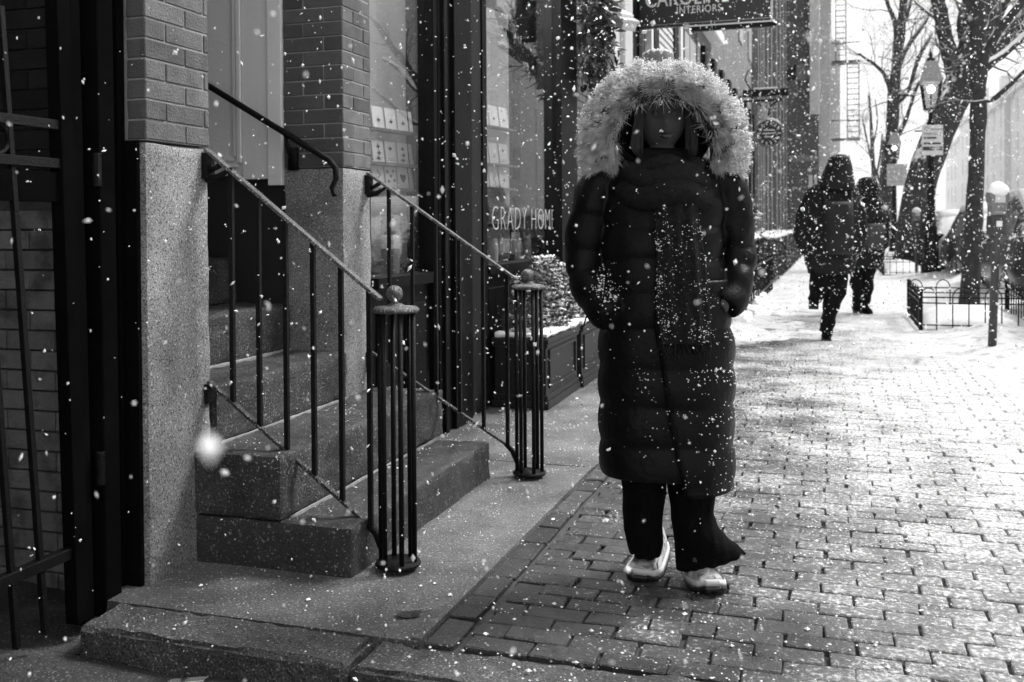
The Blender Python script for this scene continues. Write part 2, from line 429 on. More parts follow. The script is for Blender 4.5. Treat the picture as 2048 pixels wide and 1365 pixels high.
# ---- snow lying on the pavement: it thickens to the kerb and up the street
def cover(x, y):
    bank = max(0., min(1., (x - (1.08 - .02*(y-5)) ) / .55))
    if y < 5: bank *= max(0, (y-3.8)/1.2)
    up = max(0., min(1., (y - 7.6) / 3.2))
    side = max(0., min(1., (-.75 - x)/.35)) * max(0., min(1., (y-8.5)/2))
    p = Vector((x, y, 0))
    n = noise.noise(p*2.1)*.5 + noise.noise(p*6)*.32 + noise.noise(p*17)*.22
    worn = math.exp(-((x-.1)/.6)**2)
    h = -.019 - (.03 if (x < -.85 and y < 7.5) else 0) + bank*.085 + up*(.027 - .012*worn) + side*.05 + n*(.012 + .03*bank + .012*up)
    return h
def sheet(x0, x1, nx, ys, f, name, m, parent=None):
    vs = [(x0+(x1-x0)*i/nx, y, f(x0+(x1-x0)*i/nx, y)) for y in ys for i in range(nx+1)]
    fs = [(j*(nx+1)+i, j*(nx+1)+i+1, (j+1)*(nx+1)+i+1, (j+1)*(nx+1)+i) for j in range(len(ys)-1) for i in range(nx)]
    return MB().add(vs, fs).build(name, m, parent, smooth=True)
tag(sheet(-1.06, 2.25, 150, [3.9 + .026*i for i in range(390)], cover, 'snow_cover', M['trampled']), kind='stuff')
def cover_far(x, y):
    p = Vector((x, y, 0))
    return .012 + noise.noise(p*1.5)*.02 + noise.noise(p*5)*.012 + (.12*max(0, min(1, (x-1.3)/.7)))
def cover_mix(x, y):
    t = max(0, min(1, (y-14.0)/1.5)); return cover(x, y)*(1-t) + cover_far(x, y)*t
tag(sheet(-1.06, 2.25, 75, [14.0 + .12*i*(1+i*.012) for i in range(250)], cover_mix, 'snow_cover', M['trampled']), kind='stuff')
# ploughed ridge beside the kerb
def ridge(x, y):
    k = max(0, 1 - abs(x-2.25)/.55)
    p = Vector((x, y, 3)); return -.155 + .32*k**.7*(1+.5*noise.noise(p*.9)) + .05*noise.noise(p*4)*k
tag(sheet(1.75, 2.8, 26, [4.2 + .1*i for i in range(560)], ridge, 'snow_bank', M['snow']), kind='stuff')

# ================================================================== THE NEAR HOUSE
house = empty('brick_house', (-2.05, 2.9, 0), label='brick townhouse with granite base and open doorway above stone steps, nearest in view', cat='house')
HO = Vector((-2.05, 2.9, 0))
def hpart(name, mb, m, smooth=False, bevel=0):
    mb.v = [tuple(Vector(p) - HO) for p in mb.v]; return mb.build(name, m, house, smooth, bevel)
FX = -2.05
# granite bases of the two door piers
g1 = hpart('granite_base', rough_block(-2.34, FX, 2.62, 2.955, -.1, 1.398, .022, .0022, .012, 5), M['granite'], True); 
g2 = hpart('granite_base', rough_block(-2.345, FX, 3.94, 4.215, -.1, 1.388, .022, .0022, .010, 6), M['granite'], True)
# brick shafts: a mortar core, bricks laid one by one
def core(x0, x1, y0, y1, z0, z1, m='mortar'): return hpart('mortar_core', MB().box(x0, x1, y0, y1, z0, z1), M[m])
core(-2.33, FX-.003, 2.626, 2.950, 1.402, 4.2); core(-2.335, FX-.003, 3.946, 4.209, 1.392, 4.2)
bmesh_cache = {}
def wallbrick(L, H, D, m):
    k = (round(L,3), round(H,3), round(D,3), m)
    if k not in bmesh_cache: bmesh_cache[k] = [chamfer_box(L, D, H, .0025, .0012).mesh('brick', M[m]) for _ in range(3)]
    return rnd.choice(bmesh_cache[k])
def lay(parent, org, axis, a0, a1, z0, z1, m, H=.058, L=.198, j=.0060, D=.02, first=0, out=(1,0), proud=.0012):
    """bricks on a wall face; axis 'y' = face along the street, 'x' = across"""
    c = 0; z = z0
    while z + H < z1 + .02:
        off = (c + first) % 2
        a = a0
        lens = []
        if off: lens.append((L - j)/2)
        while a + sum(lens) + len(lens)*j < a1 - .02: lens.append(L)
        for l in lens:
            e = min(a + l, a1)
            if e - a > .02:
                me = wallbrick(e-a, H, D, m); mid = (a+e)/2; zz = z + H/2
                pr = proud + rnd.uniform(-.0015, .0015)
                if axis == 'y': loc = (org - D/2 + pr, mid, zz); rot = (rnd.gauss(0,.004), 0, R(90) + rnd.gauss(0,.006))
                else: loc = (mid, org + D/2 - pr, zz); rot = (rnd.gauss(0,.004), 0, rnd.gauss(0,.006))
                link('brick', me, parent, Vector(loc) - HO, rot)
            a = e + j
        z += H + j; c += 1
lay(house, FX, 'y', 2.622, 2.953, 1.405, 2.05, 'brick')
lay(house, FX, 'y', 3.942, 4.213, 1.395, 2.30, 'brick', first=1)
lay(house, 3.942, 'x', -2.345, FX-.002, 1.395, 2.30, 'brick_dark')  # side face in darker brick: its shade is put into the colour
lay(house, 2.622, 'x', -2.12, FX-.002, 1.405, 2.05, 'brick_dark')  # near pier's side, shade put into the brick colour likewise
# dark painted return of the near pier and the whitewashed passage wall
hpart('pier_lining', MB().box(-2.30, -2.125, 2.585, 2.618, -.1, 4.0).box(-2.125, -2.07, 2.60, 2.618, -.1, 1.40), M['ironwood'], bevel=.004)
hpart('passage_wall', MB().box(-7, -2.345, 2.715, 3.0, -.2, 4.2), M['mortar_dark'])
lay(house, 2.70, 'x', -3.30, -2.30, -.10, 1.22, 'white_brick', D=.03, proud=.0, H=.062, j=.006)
lay(house, 2.70, 'x', -3.30, -2.30, 1.256, 2.3, 'upper_passage_brick', D=.03, proud=.0, H=.062, j=.006)  # upper part of the passage wall in darker brick
# vestibule behind the doorway: side walls, ceiling, floor
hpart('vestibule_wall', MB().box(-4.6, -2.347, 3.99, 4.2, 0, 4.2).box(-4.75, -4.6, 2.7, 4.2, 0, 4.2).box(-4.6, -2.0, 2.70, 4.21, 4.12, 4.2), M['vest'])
hpart('white_bounce_wall', MB().box(-4.6, -2.342, 2.76, 2.955, 0, 4.2), M['white_paint'])  # unseen wall made white to bounce light onto the door lining
# white panelled lining of the doorway
lining = hpart('white_door_lining', MB().box(-3.60, -2.352, 3.955, 3.987, 1.365, 4.1), M['white_paint'], bevel=.003)
def lpart(n, mb): 
    mb.v = [tuple(Vector(p) - HO) for p in mb.v]; return mb.build(n, M['white_paint'], lining, bevel=.003)
lpart('door_frame', MB().box(-2.42, -2.348, 3.925, 3.957, 1.315, 3.05)); lpart('door_frame', MB().box(-2.56, -2.425, 3.940, 3.957, 1.345, 3.05))
lpart('panel_moulding', MB().box(-2.585, -2.563, 3.930, 3.957, 1.42, 3.0)); lpart('panel_moulding', MB().box(-2.61, -2.592, 3.938, 3.957, 1.45, 3.0))
lpart('panel_moulding', MB().box(-3.5, -2.585, 3.930, 3.957, 1.40, 1.42)); lpart('panel_moulding', MB().box(-3.5, -2.61, 3.938, 3.957, 1.43, 1.45))
# the mass of the house above and behind, passage roof
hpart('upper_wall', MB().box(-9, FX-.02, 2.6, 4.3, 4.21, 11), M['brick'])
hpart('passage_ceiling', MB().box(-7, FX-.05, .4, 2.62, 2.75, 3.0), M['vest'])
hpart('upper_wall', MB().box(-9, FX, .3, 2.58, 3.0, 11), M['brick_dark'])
hpart('passage_end_wall', MB().box(-7.3, -7, .2, 4.2, -.3, 4.2), M['brick_dark'])

h2 = empty('neighbour_house', (-2.05, -3, 0), label='dark brick house front beside the gated passage', cat='house')
MB().box(-7, 0, -9, 3.35, -.2, 6.5).build('wall', M['brick_dark'], h2)
MB().box(0, .06, -9, 3.35, -.2, .9).build('granite_base', M['granite_dark'], h2)

# stone steps
steps = empty('stone_steps', (-1.8, 3.5, 0), label='worn dark granite entrance steps rising between two iron railings', cat='steps')
def sp(x0, x1, y0, y1, z0, z1, seed, m='granite_wet'):
    mb = rough_block(x0, x1, y0, y1, z0, z1, .016, .0055, .008, seed, .004)
    mb.v = [tuple(Vector(p) - Vector((-1.8, 3.5, 0))) for p in mb.v]
    return mb.build('step', M[m], steps, smooth=True)
sp(-2.06, -1.47, 2.86, 4.21, -.06, .158, 31, 'granite_dark')
sp(-2.06, -1.72, 2.85, 4.27, .160, .372, 32)
for i in range(5):
    sp(-2.42 - .28*i, -2.035 - .28*i, 2.962, 3.935, .374 + .205*i, .577 + .205*i, 33 + i)
sp(-4.6, -3.42, 2.962, 3.985, 1.0, 1.36, 50)
for i, (x, y0, y1, z) in enumerate(((-1.718, 2.9, 4.18, .163), (-2.032, 2.97, 3.93, .377), (-2.313, 2.97, 3.93, .582))):
    mb = rough_block(x, x+.007, y0, y1, z-.01, z+.005, .02, .002, .003, 60+i); mb.v = [tuple(Vector(p) - Vector((-1.8, 3.5, 0))) for p in mb.v]
    mb.build('mortar_joint', M['mortar'], steps, smooth=True)

lf = empty('fallen_leaf', (-1.17, 2.63, .003), .4, 'single dark fallen leaf flat on the slab beside the kerb', 'leaf')
MB().add([(.038*math.cos(a)*(1+.15*math.sin(5*a)), .026*math.sin(a), .004+.004*math.cos(2*a)) for a in [2*math.pi*k/14 for k in range(14)]] + [(0,0,.002)], [(k, (k+1) % 14, 14) for k in range(14)]).build('blade', M['soil'], lf)
MB().tube([(.036,0,.004),(.06,.008,.006)], .0012, 5).build('stem', M['leaf'], lf)
spg = empty('fir_sprig', (-1.66, 2.17, -.07), .5, 'tiny fir sprig lying on the dark ground below the kerb', 'sprig')
sm_ = MB()
for i in range(14):
    for s in (-1, 1): sm_.bar((i*.007, 0, .004), (i*.007+.018, s*.022, .008), .002, .0015)
sm_.build('needles', M['leaf_dark'], spg); MB().tube([(0,0,.004),(.1,0,.006)], .0018, 5).build('twig', M['bark'], spg)

# ---- iron railings
def railing(yc, nx, ny, top, bot, label, mirror=1):
    """yc: pier end, (nx,ny): newel centre"""
    r = empty('iron_railing', (nx, ny, 0), label=label, cat='railing', group='stair railings')
    O = Vector((nx, ny, 0))
    def b(name, mb, m, sm=False, bev=0):
        mb.v = [tuple(Vector(p) - O) for p in mb.v]; return mb.build(name, M[m], r, sm, bev)
    x0 = FX + .005
    zt0, zt1 = top; zb0, zb1 = bot
    A = Vector((x0, yc, zt0)); B = Vector((nx-.055, ny, zt1)); D = (B-A)
    b('handrail', MB().bar(A, B, .037, .012), 'iron_worn', bev=.003)
    b('handrail_scroll', MB().tube([A+Vector((.06,0,-.05)), A+Vector((.02,0,-.07)), A+Vector((-.0,0,-.035)), A+Vector((.02,0,-.012))], .011, 8), 'iron', True)
    b('wall_bracket', MB().box(FX-.005, FX+.022, yc-.024, yc+.024, zt0-.10, zt0-.012).tube([A+Vector((.0,0,-.1)), A+Vector((.045,0,-.095)), A+Vector((.1,0,-.065))], [.016,.013,.006], 8), 'iron', bev=.003)
    C = Vector((x0, yc, zb0)); E = Vector((nx-.11, ny, zb1))
    b('lower_rail', MB().bar(C, E, .026, .011), 'rail_wet', bev=.003)
    b('lower_rail_foot', MB().tube([E, E+Vector((.03,0,-.03)), E+Vector((.052,0,-.08)), E+Vector((.065,0,-.12)), Vector((nx-.035, ny, .014))], [.012]*5, 8), 'iron', True)
    b('rail_lug', MB().box(FX-.004, FX+.014, yc-.022, yc+.022, zb0-.075, zb0-.008), 'iron', bev=.003)
    n = 6
    for i in range(n):
        f = (.145 + i*.158)
        T = A + D*f; q = C + (E-C)*((T.x - C.x)/(E.x - C.x))
        if T.x < nx - .07: b('baluster', MB().bar(Vector((T.x, yc + (ny-yc)*f, T.z-.006)), Vector((T.x, yc+(ny-yc)*f, max(q.z, .03)+.004)), .016, .016, (0,1,0)), 'iron', bev=.0015)
    for k in range(6):
        c = Vector((nx + .057*math.cos(k*math.pi/3+.12), ny + .057*math.sin(k*math.pi/3+.12), 0)); rr = .0085
        b('newel_bar', MB().tube([c+Vector((0,0,.022)), c+Vector((.0,0,.845))], rr, 10), 'iron', True)
    b('newel_cap', MB().lathe((nx, ny, 0), [(0,.842),(.071,.843),(.076,.848),(.076,.855),(.068,.862),(.03,.866),(.02,.872),(0,.873)], 28), 'iron_worn', True, 0)
    b('newel_ball', MB().lathe((nx-.005, ny, 0), [(.0,.868),(.016,.870),(.012,.878)] + [(.0275*math.sin(a), .905 - .0275*math.cos(a)) for a in [math.pi*(.12+.88*i/12) for i in range(13)]], 20), 'iron_worn', True)
    b('newel_foot', MB().lathe((nx, ny, 0), [(0,.002),(.045,.002),(.045,.010),(.072,.012),(.076,.018),(.072,.026),(0,.028)], 28), 'iron', True)
    return r
railing(2.93, -1.365, 2.985, (1.392, .885), (.597, .14), 'black iron stair railing with ball topped newel, nearer of the two')
railing(4.17, -1.30, 4.26, (1.375, .885), (.555, .14), 'black iron stair railing on the far side of the steps beside planter')
# handrail on the inner wall of the doorway
hr = empty('wall_handrail', (-2.2, 3.89, 1.5), label='dark iron handrail fixed inside the doorway before white panelling', cat='handrail')
O = Vector((-2.2, 3.89, 1.5))
pA, pB = px(418, 143, 4.30), px(600, 262, 4.36)
pA = Vector((-2.95, 3.87, 1.92)); pB = Vector((-2.30, 3.86, 1.545)); pC = Vector((-2.075, 3.86, 1.415))
mb = MB().tube([pA + (pB-pA)*(i/6) for i in range(7)] + [pB+(pC-pB)*.5, pC, pC+Vector((.03,0,-.035)), pC+Vector((.032,0,-.08)), pC+Vector((.012,0,-.12)), pC+Vector((.022,0,-.155)), pC+Vector((.034,0,-.15))], [.014]*8+[.014,.014,.012,.011,.009,.007], 10)
mb.v = [tuple(Vector(p)-O) for p in mb.v]; mb.build('handrail', M['iron'], hr, True)
for q in (Vector((-2.29, 3.86, 1.53)),):
    mb = MB().tube([q, q+Vector((.01,.0,-.05)), q+Vector((-.005,.05,-.09))], [.008,.01,.012], 8).box(q.x-.02, q.x+.02, 3.915, 3.944, q.z-.15, q.z-.05)
    mb.v = [tuple(Vector(p)-O) for p in mb.v]; mb.build('wall_bracket', M['iron'], hr, True)

# ---- iron gate across the passage
gate = empty('iron_gate', (-2.12, 2.2, 0), label='tall black iron bar gate standing open at the passage mouth', cat='gate')
GO = Vector((-2.12, 2.2, 0))
def gp(name, mb, m='iron', bev=.002, sm=False):
    mb.v = [tuple(Vector(p)-GO) for p in mb.v]; return mb.build(name, M[m], gate, sm, bev)
LEAN = -.075
for yb in (1.84, 1.943, 2.046, 2.15, 2.253):
    gp('bar', MB().bar((-2.12, yb, -.02), (-2.12, yb + LEAN*1.75, 1.72 if yb > 2.2 else 1.74), .017, .017, (0,1,0)))
for z, hgt in ((.18, .032), (1.31, .028), (1.42, .028)):
    gp('rail', MB().box(-2.135, -2.105, 1.6, 2.40 + LEAN*z*.6, z-hgt/2, z+hgt/2))
gp('rail', MB().box(-2.13, -2.112, 1.6, 2.32, 1.20, 1.285), 'ironwood')
for yb in (1.88, 2.075-.02, 2.18 - .075):
    gp('ring', MB().tube([(-2.12, yb + .04*math.cos(a), 1.365+.04*math.sin(a)) for a in [2*math.pi*i/20 for i in range(21)]], .007, 6), sm=True)
gp('stile', MB().bar((-2.115, 2.375, -.03), (-2.125, 2.31, 2.6), .045, .05, (0,1,0)), 'ironwood')
gp('stile', MB().bar((-2.135, 2.43, -.06), (-2.14, 2.39, 2.6), .03, .04, (0,1,0)), 'ironwood')
gp('hinge_post', MB().bar((-2.13, 2.51, -.06), (-2.13, 2.49, 2.75), .07, .07, (0,1,0)), 'ironwood', bev=.006)
for z in (.35, 1.25, 2.1): gp('hinge', MB().lathe((-2.105, 2.465, z), [(0,0),(.014,0),(.014,.1),(0,.1)], 10))

# ================================================================== THE SHOP
shop = empty('shop_front', (-2.05, 6, 0), label='black painted shop front with two tall display windows of cards', cat='shop')
SO = Vector((-2.05, 6, 0))
def shp(name, mb, m, bev=.003, sm=False, parent=None):
    mb.v = [tuple(Vector(p)-SO) for p in mb.v]; return mb.build(name, M[m], parent or shop, sm, bev)
Y1a, Y1b, Y2a, Y2b = 4.235, 4.93, 5.80, 7.46
shp('pilaster', MB().box(-2.35, -2.02, 4.98, 5.50, 0, 3.6), 'shop_black')
shp('pilaster_moulding', MB().box(-2.02, -2.0, 5.02, 5.07, 0, 3.6).box(-2.02, -1.995, 5.16, 5.34, 0, 3.6), 'shop_black')
shp('window_frame', MB().box(-2.12, -2.04, 5.50, 5.72, 0.0, 3.6), 'shop_grey')
shp('window_frame', MB().box(-2.10, -2.03, 5.72, 5.80, 0.0, 3.6), 'shop_black')
shp('window_frame', MB().box(-2.10, -2.025, 4.93, 4.98, .36, 3.6), 'shop_black')
shp('window_frame', MB().box(-2.2, -2.0, 7.46, 7.95, 0, 3.6), 'shop_black')
for a, b_ in ((4.216, 4.93), (5.80, 7.46)):
    shp('sill', MB().box(-2.15, -2.015, a, b_, .83, .885), 'shop_black')
    bh = shp('bulkhead', MB().box(-2.15, -2.06, a, b_, -.02, .83), 'shop_black')
    n = 2 if b_-a < 1 else 4
    for i in range(n):
        y0 = a + .06 + i*(b_-a-.06)/n; y1 = y0 + (b_-a-.06)/n - .08
        shp('panel', MB().box(-2.063, -2.045, y0, y1, .12, .74), 'shop_black', bev=.008, parent=bh)
shp('bulkhead', MB().box(-2.09, -2.03, 4.216, 4.98, 0, .10), 'shop_black')
shp('transom', MB().box(-2.2, -2.0, 4.22, 7.95, 3.6, 4.2), 'shop_black')
shp('glass_pane', MB().box(-2.078, -2.072, Y1a, Y1b, .885, 3.6), 'glass', 0)
shp('glass_pane', MB().box(-2.078, -2.072, Y2a, Y2b, .885, 3.6), 'glass', 0)
shp('window_reveal', MB().box(-2.12, -2.06, 4.216, 4.234, .88, 3.6), 'shop_grey')
shp('shop_floor', MB().box(-5, -2.12, 4.3, 8.0, .78, .88), 'shelf')
shp('inner_wall', MB().box(-2.95, -2.9, 4.22, 8.0, .88, 3.6).box(-5, -2.15, 4.21, 4.228, .88, 3.6).box(-2.9, -2.15, 7.95, 8.0, .88, 3.6), 'shop_back')
shp('inner_wall', MB().box(-2.9, -2.15, 5.25, 5.29, .88, 3.6), 'shop_back')
for ya, yb in ((4.35, 4.95), (5.85, 7.4)): shp('added_light_strip', MB().box(-2.23, -2.16, ya, yb, 3.52, 3.598), 'added_shop_glow', 0)  # unseen glowing strips added to light the cards
shp('shop_ceiling', MB().box(-2.9, -2.15, 4.22, 8.0, 3.6, 3.65), 'shop_back')
shp('upper_wall', MB().box(-9, -2.06, 4.25, 9.5, 4.2, 11), 'brick')
# card racks and the cards on them
def heart(mb, c, s, Rv, U):
    pts = []
    for i in range(20):
        a = 2*math.pi*i/20; x = .9*math.sin(a)**3; z = (.8*math.cos(a) - .3*math.cos(2*a) - .12*math.cos(3*a))
        pts.append(c + Rv*x*s + U*z*s)
    mb.add(pts, [tuple(range(20))])
motifs = ['bird', 'bird', 'stag', 'drum', 'bird', 'ribbon', 'hearts', 'heart']
words = {'bird':'small bird', 'stag':'standing bird over lines', 'drum':'bird above a drum', 'ribbon':'twisted dark ribbon', 'hearts':'scattered hearts', 'heart':'single heart', 'plain':'faint lines'}
def card_rack(u_list, rows, y_plane, where):
    rack = empty('card_rack', (-2.3, y_plane, 1), label='slim display rack holding greeting cards in the %s shop window' % where, cat='rack', group='card racks')
    # the rack leans, facing the street corner: plane facing -Y/+X
    Rv = Vector((.20, .98, 0)).normalized(); Nn = Vector((Rv.y, -Rv.x, 0)); U = Vector((0,0,1))
    base = Vector((-2.27, y_plane, 0)); W = .5 if where == 'nearer' else .62
    cs = .72 if where == 'nearer' else .9
    for z in [r[0] for r in rows] + [.93, 1.24]:
        c = base + U*z
        MB().add([c - Nn*.0 - Vector((-2.3,y_plane,1)), c + Rv*W - Vector((-2.3,y_plane,1)), c + Rv*W + Nn*.05 - Vector((-2.3,y_plane,1)), c + Nn*.05 - Vector((-2.3,y_plane,1)),
                  c + U*.015 - Vector((-2.3,y_plane,1)), c + Rv*W + U*.015 - Vector((-2.3,y_plane,1)), c + Rv*W + Nn*.05 + U*.015 - Vector((-2.3,y_plane,1)), c + Nn*.05 + U*.015 - Vector((-2.3,y_plane,1))],
                 [(0,3,2,1),(4,5,6,7),(0,1,5,4),(1,2,6,5),(2,3,7,6),(3,0,4,7)]).build('shelf', M['shelf'], rack)
    c = base - Nn*.012 - Vector((-2.3,y_plane,1))
    MB().add([c+U*.9, c+Rv*W+U*.9, c+Rv*W+U*2.6, c+U*2.6, c-Nn*.02+U*.9, c-Nn*.02+Rv*W+U*.9, c-Nn*.02+Rv*W+U*2.6, c-Nn*.02+U*2.6],
             [(0,1,2,3),(7,6,5,4),(0,4,5,1),(1,5,6,2),(2,6,7,3),(3,7,4,0)]).build('back_board', M['shop_back'], rack)
    ordn = ('first', 'second', 'third', 'fourth')
    for ri, (z, kinds, rowname) in enumerate(rows):
        for ci, k in enumerate(kinds):
            o = base + Rv*(.02 + ci*.15*cs) + Nn*.03 + U*(z+.016)
            ce = empty('greeting_card', o, label='greeting card with %s, %s on %s shelf of %s window' % (words[k], ordn[ci], rowname, where), cat='card', group='greeting cards in the shop windows')
            tl = -Nn*.02
            wv = Rv*.13*cs; hv = (U*.155 + tl)*cs
            MB().add([Vector((0,0,0)), wv, wv+hv, hv, Nn*-.004, wv-Nn*.004, wv+hv-Nn*.004, hv-Nn*.004], [(0,1,2,3),(7,6,5,4),(0,4,5,1),(1,5,6,2),(2,6,7,3),(3,7,4,0)]).build('card_sheet', M['paper'], ce)
            pm = MB(); e = Nn*.0015; h1 = hv.normalized(); w1 = Rv
            cc = wv*.5 + hv*.45 + e
            if k == 'heart': heart(pm, cc+hv*.05, .03, w1, h1)
            elif k == 'hearts':
                for a, b2 in ((.2,.75),(.75,.8),(.25,.3),(.8,.35),(.5,.55)): heart(pm, wv*a+hv*b2+e, .011, w1, h1)
            elif k == 'ribbon':
                pr = None
                for i in range(14):
                    p = wv*(.5+.12*math.sin(i*.9)) + hv*(.12+.055*i) + e; q = p + w1*(.006+.006*abs(math.cos(i*.9)))
                    if pr: pm.add([pr[0], pr[1], q, p], [(0,1,2,3)])
                    pr = (p, q)
            else:
                for bx, bz in (((.5,.35),) if k in ('bird','plain') else ((.5,.7),(.55,.4),(.45,.15)) if k == 'stag' else ((.45,.65),)):
                    b0 = wv*bx + hv*bz + e
                    pm.add([b0 + w1*x*.02 + h1*z2*.02 for x, z2 in ((-1,0),(-.3,.35),(.1,1),(.35,.4),(1,.3),(.5,-.1),(.1,-.5),(-.3,-.15))], [tuple(range(8))])
                if k in ('drum', 'stag'):
                    for zz in (.12, .2): pm.add([wv*.15+hv*zz+e, wv*.85+hv*zz+e, wv*.85+hv*(zz+.015)+e, wv*.15+hv*(zz+.015)+e], [(0,1,2,3)])
            if pm.v: pm.build('print', M['ink'], ce)
card_rack(None, [(1.62, ['bird','bird','bird','bird'], 'top'), (1.445, ['stag','drum','stag','bird'], 'middle'), (1.315, ['ribbon','hearts','heart','plain'], 'lowest card')], 4.62, 'nearer')
card_rack(None, [(1.785, ['bird','bird','plain','bird'], 'top'), (1.535, ['stag','stag','bird','drum'], 'middle'), (1.375, ['hearts','heart','ribbon','plain'], 'lowest card')], 6.02, 'farther')
# things standing on the window floor
def goods(name, lab, cat, mb, m, c, group='goods in the shop windows', sm=False, bev=.003, extra=None):
    e = empty(name, c, label=lab, cat=cat, group=group); mb.build(name + '_body', M[m], e, sm, bev)
    if extra:
        for n, b2, m2 in extra: b2.build(n, M[m2], e, False, .001)
    return e
goods('wrapped_parcel', 'tall wrapped box with pale paper band in the nearer window', 'box', MB().box(-.035,.035,-.04,.04,0,.30), 'shelf', (-2.16, 4.66, .885),
      extra=[('paper_band', MB().box(-.037,.037,-.042,.042,.13,.20), 'paper')])
goods('framed_picture', 'dark framed picture with white surround low in the nearer window', 'picture', MB().box(-.01,.01,-.06,.06,0,.34), 'paper', (-2.2, 4.42, .885),
      extra=[('picture_print', MB().box(.0105,.0125,-.045,.045,.09,.30), 'ink'), ('picture_lines', MB().box(.013,.0145,-.03,-.024,.12,.2).box(.013,.0145,-.03,.03,.15,.155), 'paper')])
goods('cushion', 'white rounded cushion behind the parcel in the nearer window', 'cushion', MB().lathe((0,0,0), [(0,0),(.09,.01),(.13,.1),(.13,.2),(.09,.30),(.03,.36),(0,.37)], 18), 'paper', (-2.30, 4.80, .885), sm=True, bev=0)
goods('china_goose', 'white glazed ornament with rounded back at near end of window', 'ornament', MB().lathe((0,0,.33), [(0,0),(.06,.01),(.09,.06),(.08,.12),(.04,.16),(0,.17)], 16).tube([(0,.02,.45),(0,.05,.5),(0,.09,.5),(0,.1,.45)],[.012,.012,.01,.006],8), 'paper', (-2.28, 4.42, .885), sm=True, bev=0)
for i in range(7):
    hgt = (.12,.22,.16,.28,.14,.2,.17)[i]
    nm = ('boxed_card','glass_jar','candle','bottle','gift_box','glass_vase','notebook')[i]
    lb = ('small boxed card with black bird print at the farther window corner','squat glass jar second along the farther window floor','pale pillar candle between jar and bottle in farther window',
          'slim bottle standing tallest on the farther window floor','dark gift box mid way along the farther window','narrow glass vase beside the gift box in farther window','upright notebook at the far end of the window floor')[i]
    if nm in ('candle','bottle','glass_jar','glass_vase'):
        mbx = MB().lathe((0,0,0), [(0,0),(.035,.003),(.038,hgt*.55),(.02 if nm=='bottle' else .034,hgt*.72),(.014 if nm=='bottle' else .03,hgt),(0,hgt)], 14)
    else: mbx = MB().box(-.012,.012,-.05,.05,0,hgt)
    goods(nm, lb, nm.split('_')[-1], mbx, ('paper','pale_glass','paper','pale_glass','shop_black','pale_glass','shelf')[i], (-2.17-.03*(i%2), 5.9+.2*i, .885), sm=False,
          extra=[('label_print', MB().box(.0125,.0135,-.02,.02,hgt*.4,hgt*.6), 'ink')] if nm in ('boxed_card','notebook') else None)
lc = empty('paint_tube', (-2.13, 6.05, 1.16), label='pale printed tube leaning above the low shelf in farther window', cat='tube')
MB().bar((0,-.03,.14),(0,.03,0),.012,.05,(1,0,0)).build('tube_body', M['shelf'], lc, bev if False else False, .002)
MB().bar((.0065,-.022,.12),(.0065,.024,.02),.002,.03,(1,0,0)).build('label_print', M['paper'], lc)
ls = empty('window_shelf', (-2.2, 6.5, 1.13), label='low dark shelf across the farther shop window', cat='shelf')
MB().box(-.08,.09,-.68,.9,-.012,.012).build('board', M['shop_black'], ls); MB().box(-.05,-.02,-.6,-.57,-.245,-.012).build('leg', M['shop_black'], ls); MB().box(-.05,-.02,.8,.83,-.245,-.012).build('leg', M['shop_black'], ls)

def text(name, s, size, loc, rot, m, parent=None, ext=.002, scale=(1,1,1), sp=1.0):
    c = bpy.data.curves.new(name, 'FONT'); c.body = s; c.size = size; c.extrude = ext; c.offset = -.006 if 'window' in name else 0; c.materials.append(M[m]); c.space_character = sp; c.resolution_u = 3
    o = bpy.data.objects.new(name, c); COL.objects.link(o); o.location = loc; o.rotation_euler = rot; o.scale = scale
    if parent: o.parent = parent
    dg = bpy.context.evaluated_depsgraph_get(); dg.update(); me = bpy.data.meshes.new_from_object(o.evaluated_get(dg))
    q = bpy.data.objects.new(name, me); COL.objects.link(q); q.parent = parent; q.location = loc; q.rotation_euler = rot; q.scale = scale
    if not me.materials: me.materials.append(M[m])
    bpy.data.objects.remove(o); q.name = name
    return q
# lettering on the farther pane, reads along the street
WR = (R(90), 0, R(90))
text('window_lettering', 'GRADY HOME', .235, Vector((-2.069, 5.98, 1.10)) - SO, WR, 'sign_faint', shop, .001, (.92,1,1), 1.12)
text('window_lettering', 'INTERIORS', .15, Vector((-2.069, 6.15, .945)) - SO, WR, 'sign_faint', shop, .001, (.62,1,1), 1.1)
text('window_lettering', 'HATTER', .125, Vector((-2.069, 6.65, 2.36)) - SO, (R(90), 0, R(-90)), 'sign_faint', shop, .001, (1,1,1), 1.1)  # a reflection in the glass, modelled as mirrored text on the pane
text('window_lettering', 'ent', .10, Vector((-2.069, 6.82, 2.24)) - SO, (R(90), 0, R(-90)), 'sign_faint', shop, .001, (1,1,1), 1.1)  # second word of the modelled reflection

# ---- garland on the shop corner
gar = empty('leaf_garland', (-1.95, 7.6, 3), label='dark garland of large leaves and fir hanging at the shop corner', cat='garland')
gm = MB(); tw = MB(); GOr = Vector((-1.95, 7.6, 3))
def leafq(mb, c, d, n, L, W):
    d = d.normalized(); s = d.cross(n).normalized()*W; nn = s.cross(d).normalized()*L*.12
    mb.add([c, c+d*L*.35+s+nn, c+d*L*.75+s*.8, c+d*L, c+d*L*.75-s*.8, c+d*L*.35-s+nn, c+d*L*.5-nn*.5], [(0,1,6),(1,2,6),(2,3,6),(3,4,6),(4,5,6),(5,0,6)])
path = [Vector((-1.93, 6.6, 3.35)), Vector((-1.9, 7.2, 3.22)), Vector((-1.88, 7.7, 3.1)), Vector((-1.86, 8.05, 2.9)), Vector((-1.87, 8.15, 2.55)), Vector((-1.9, 8.15, 2.3))]
leaves = []
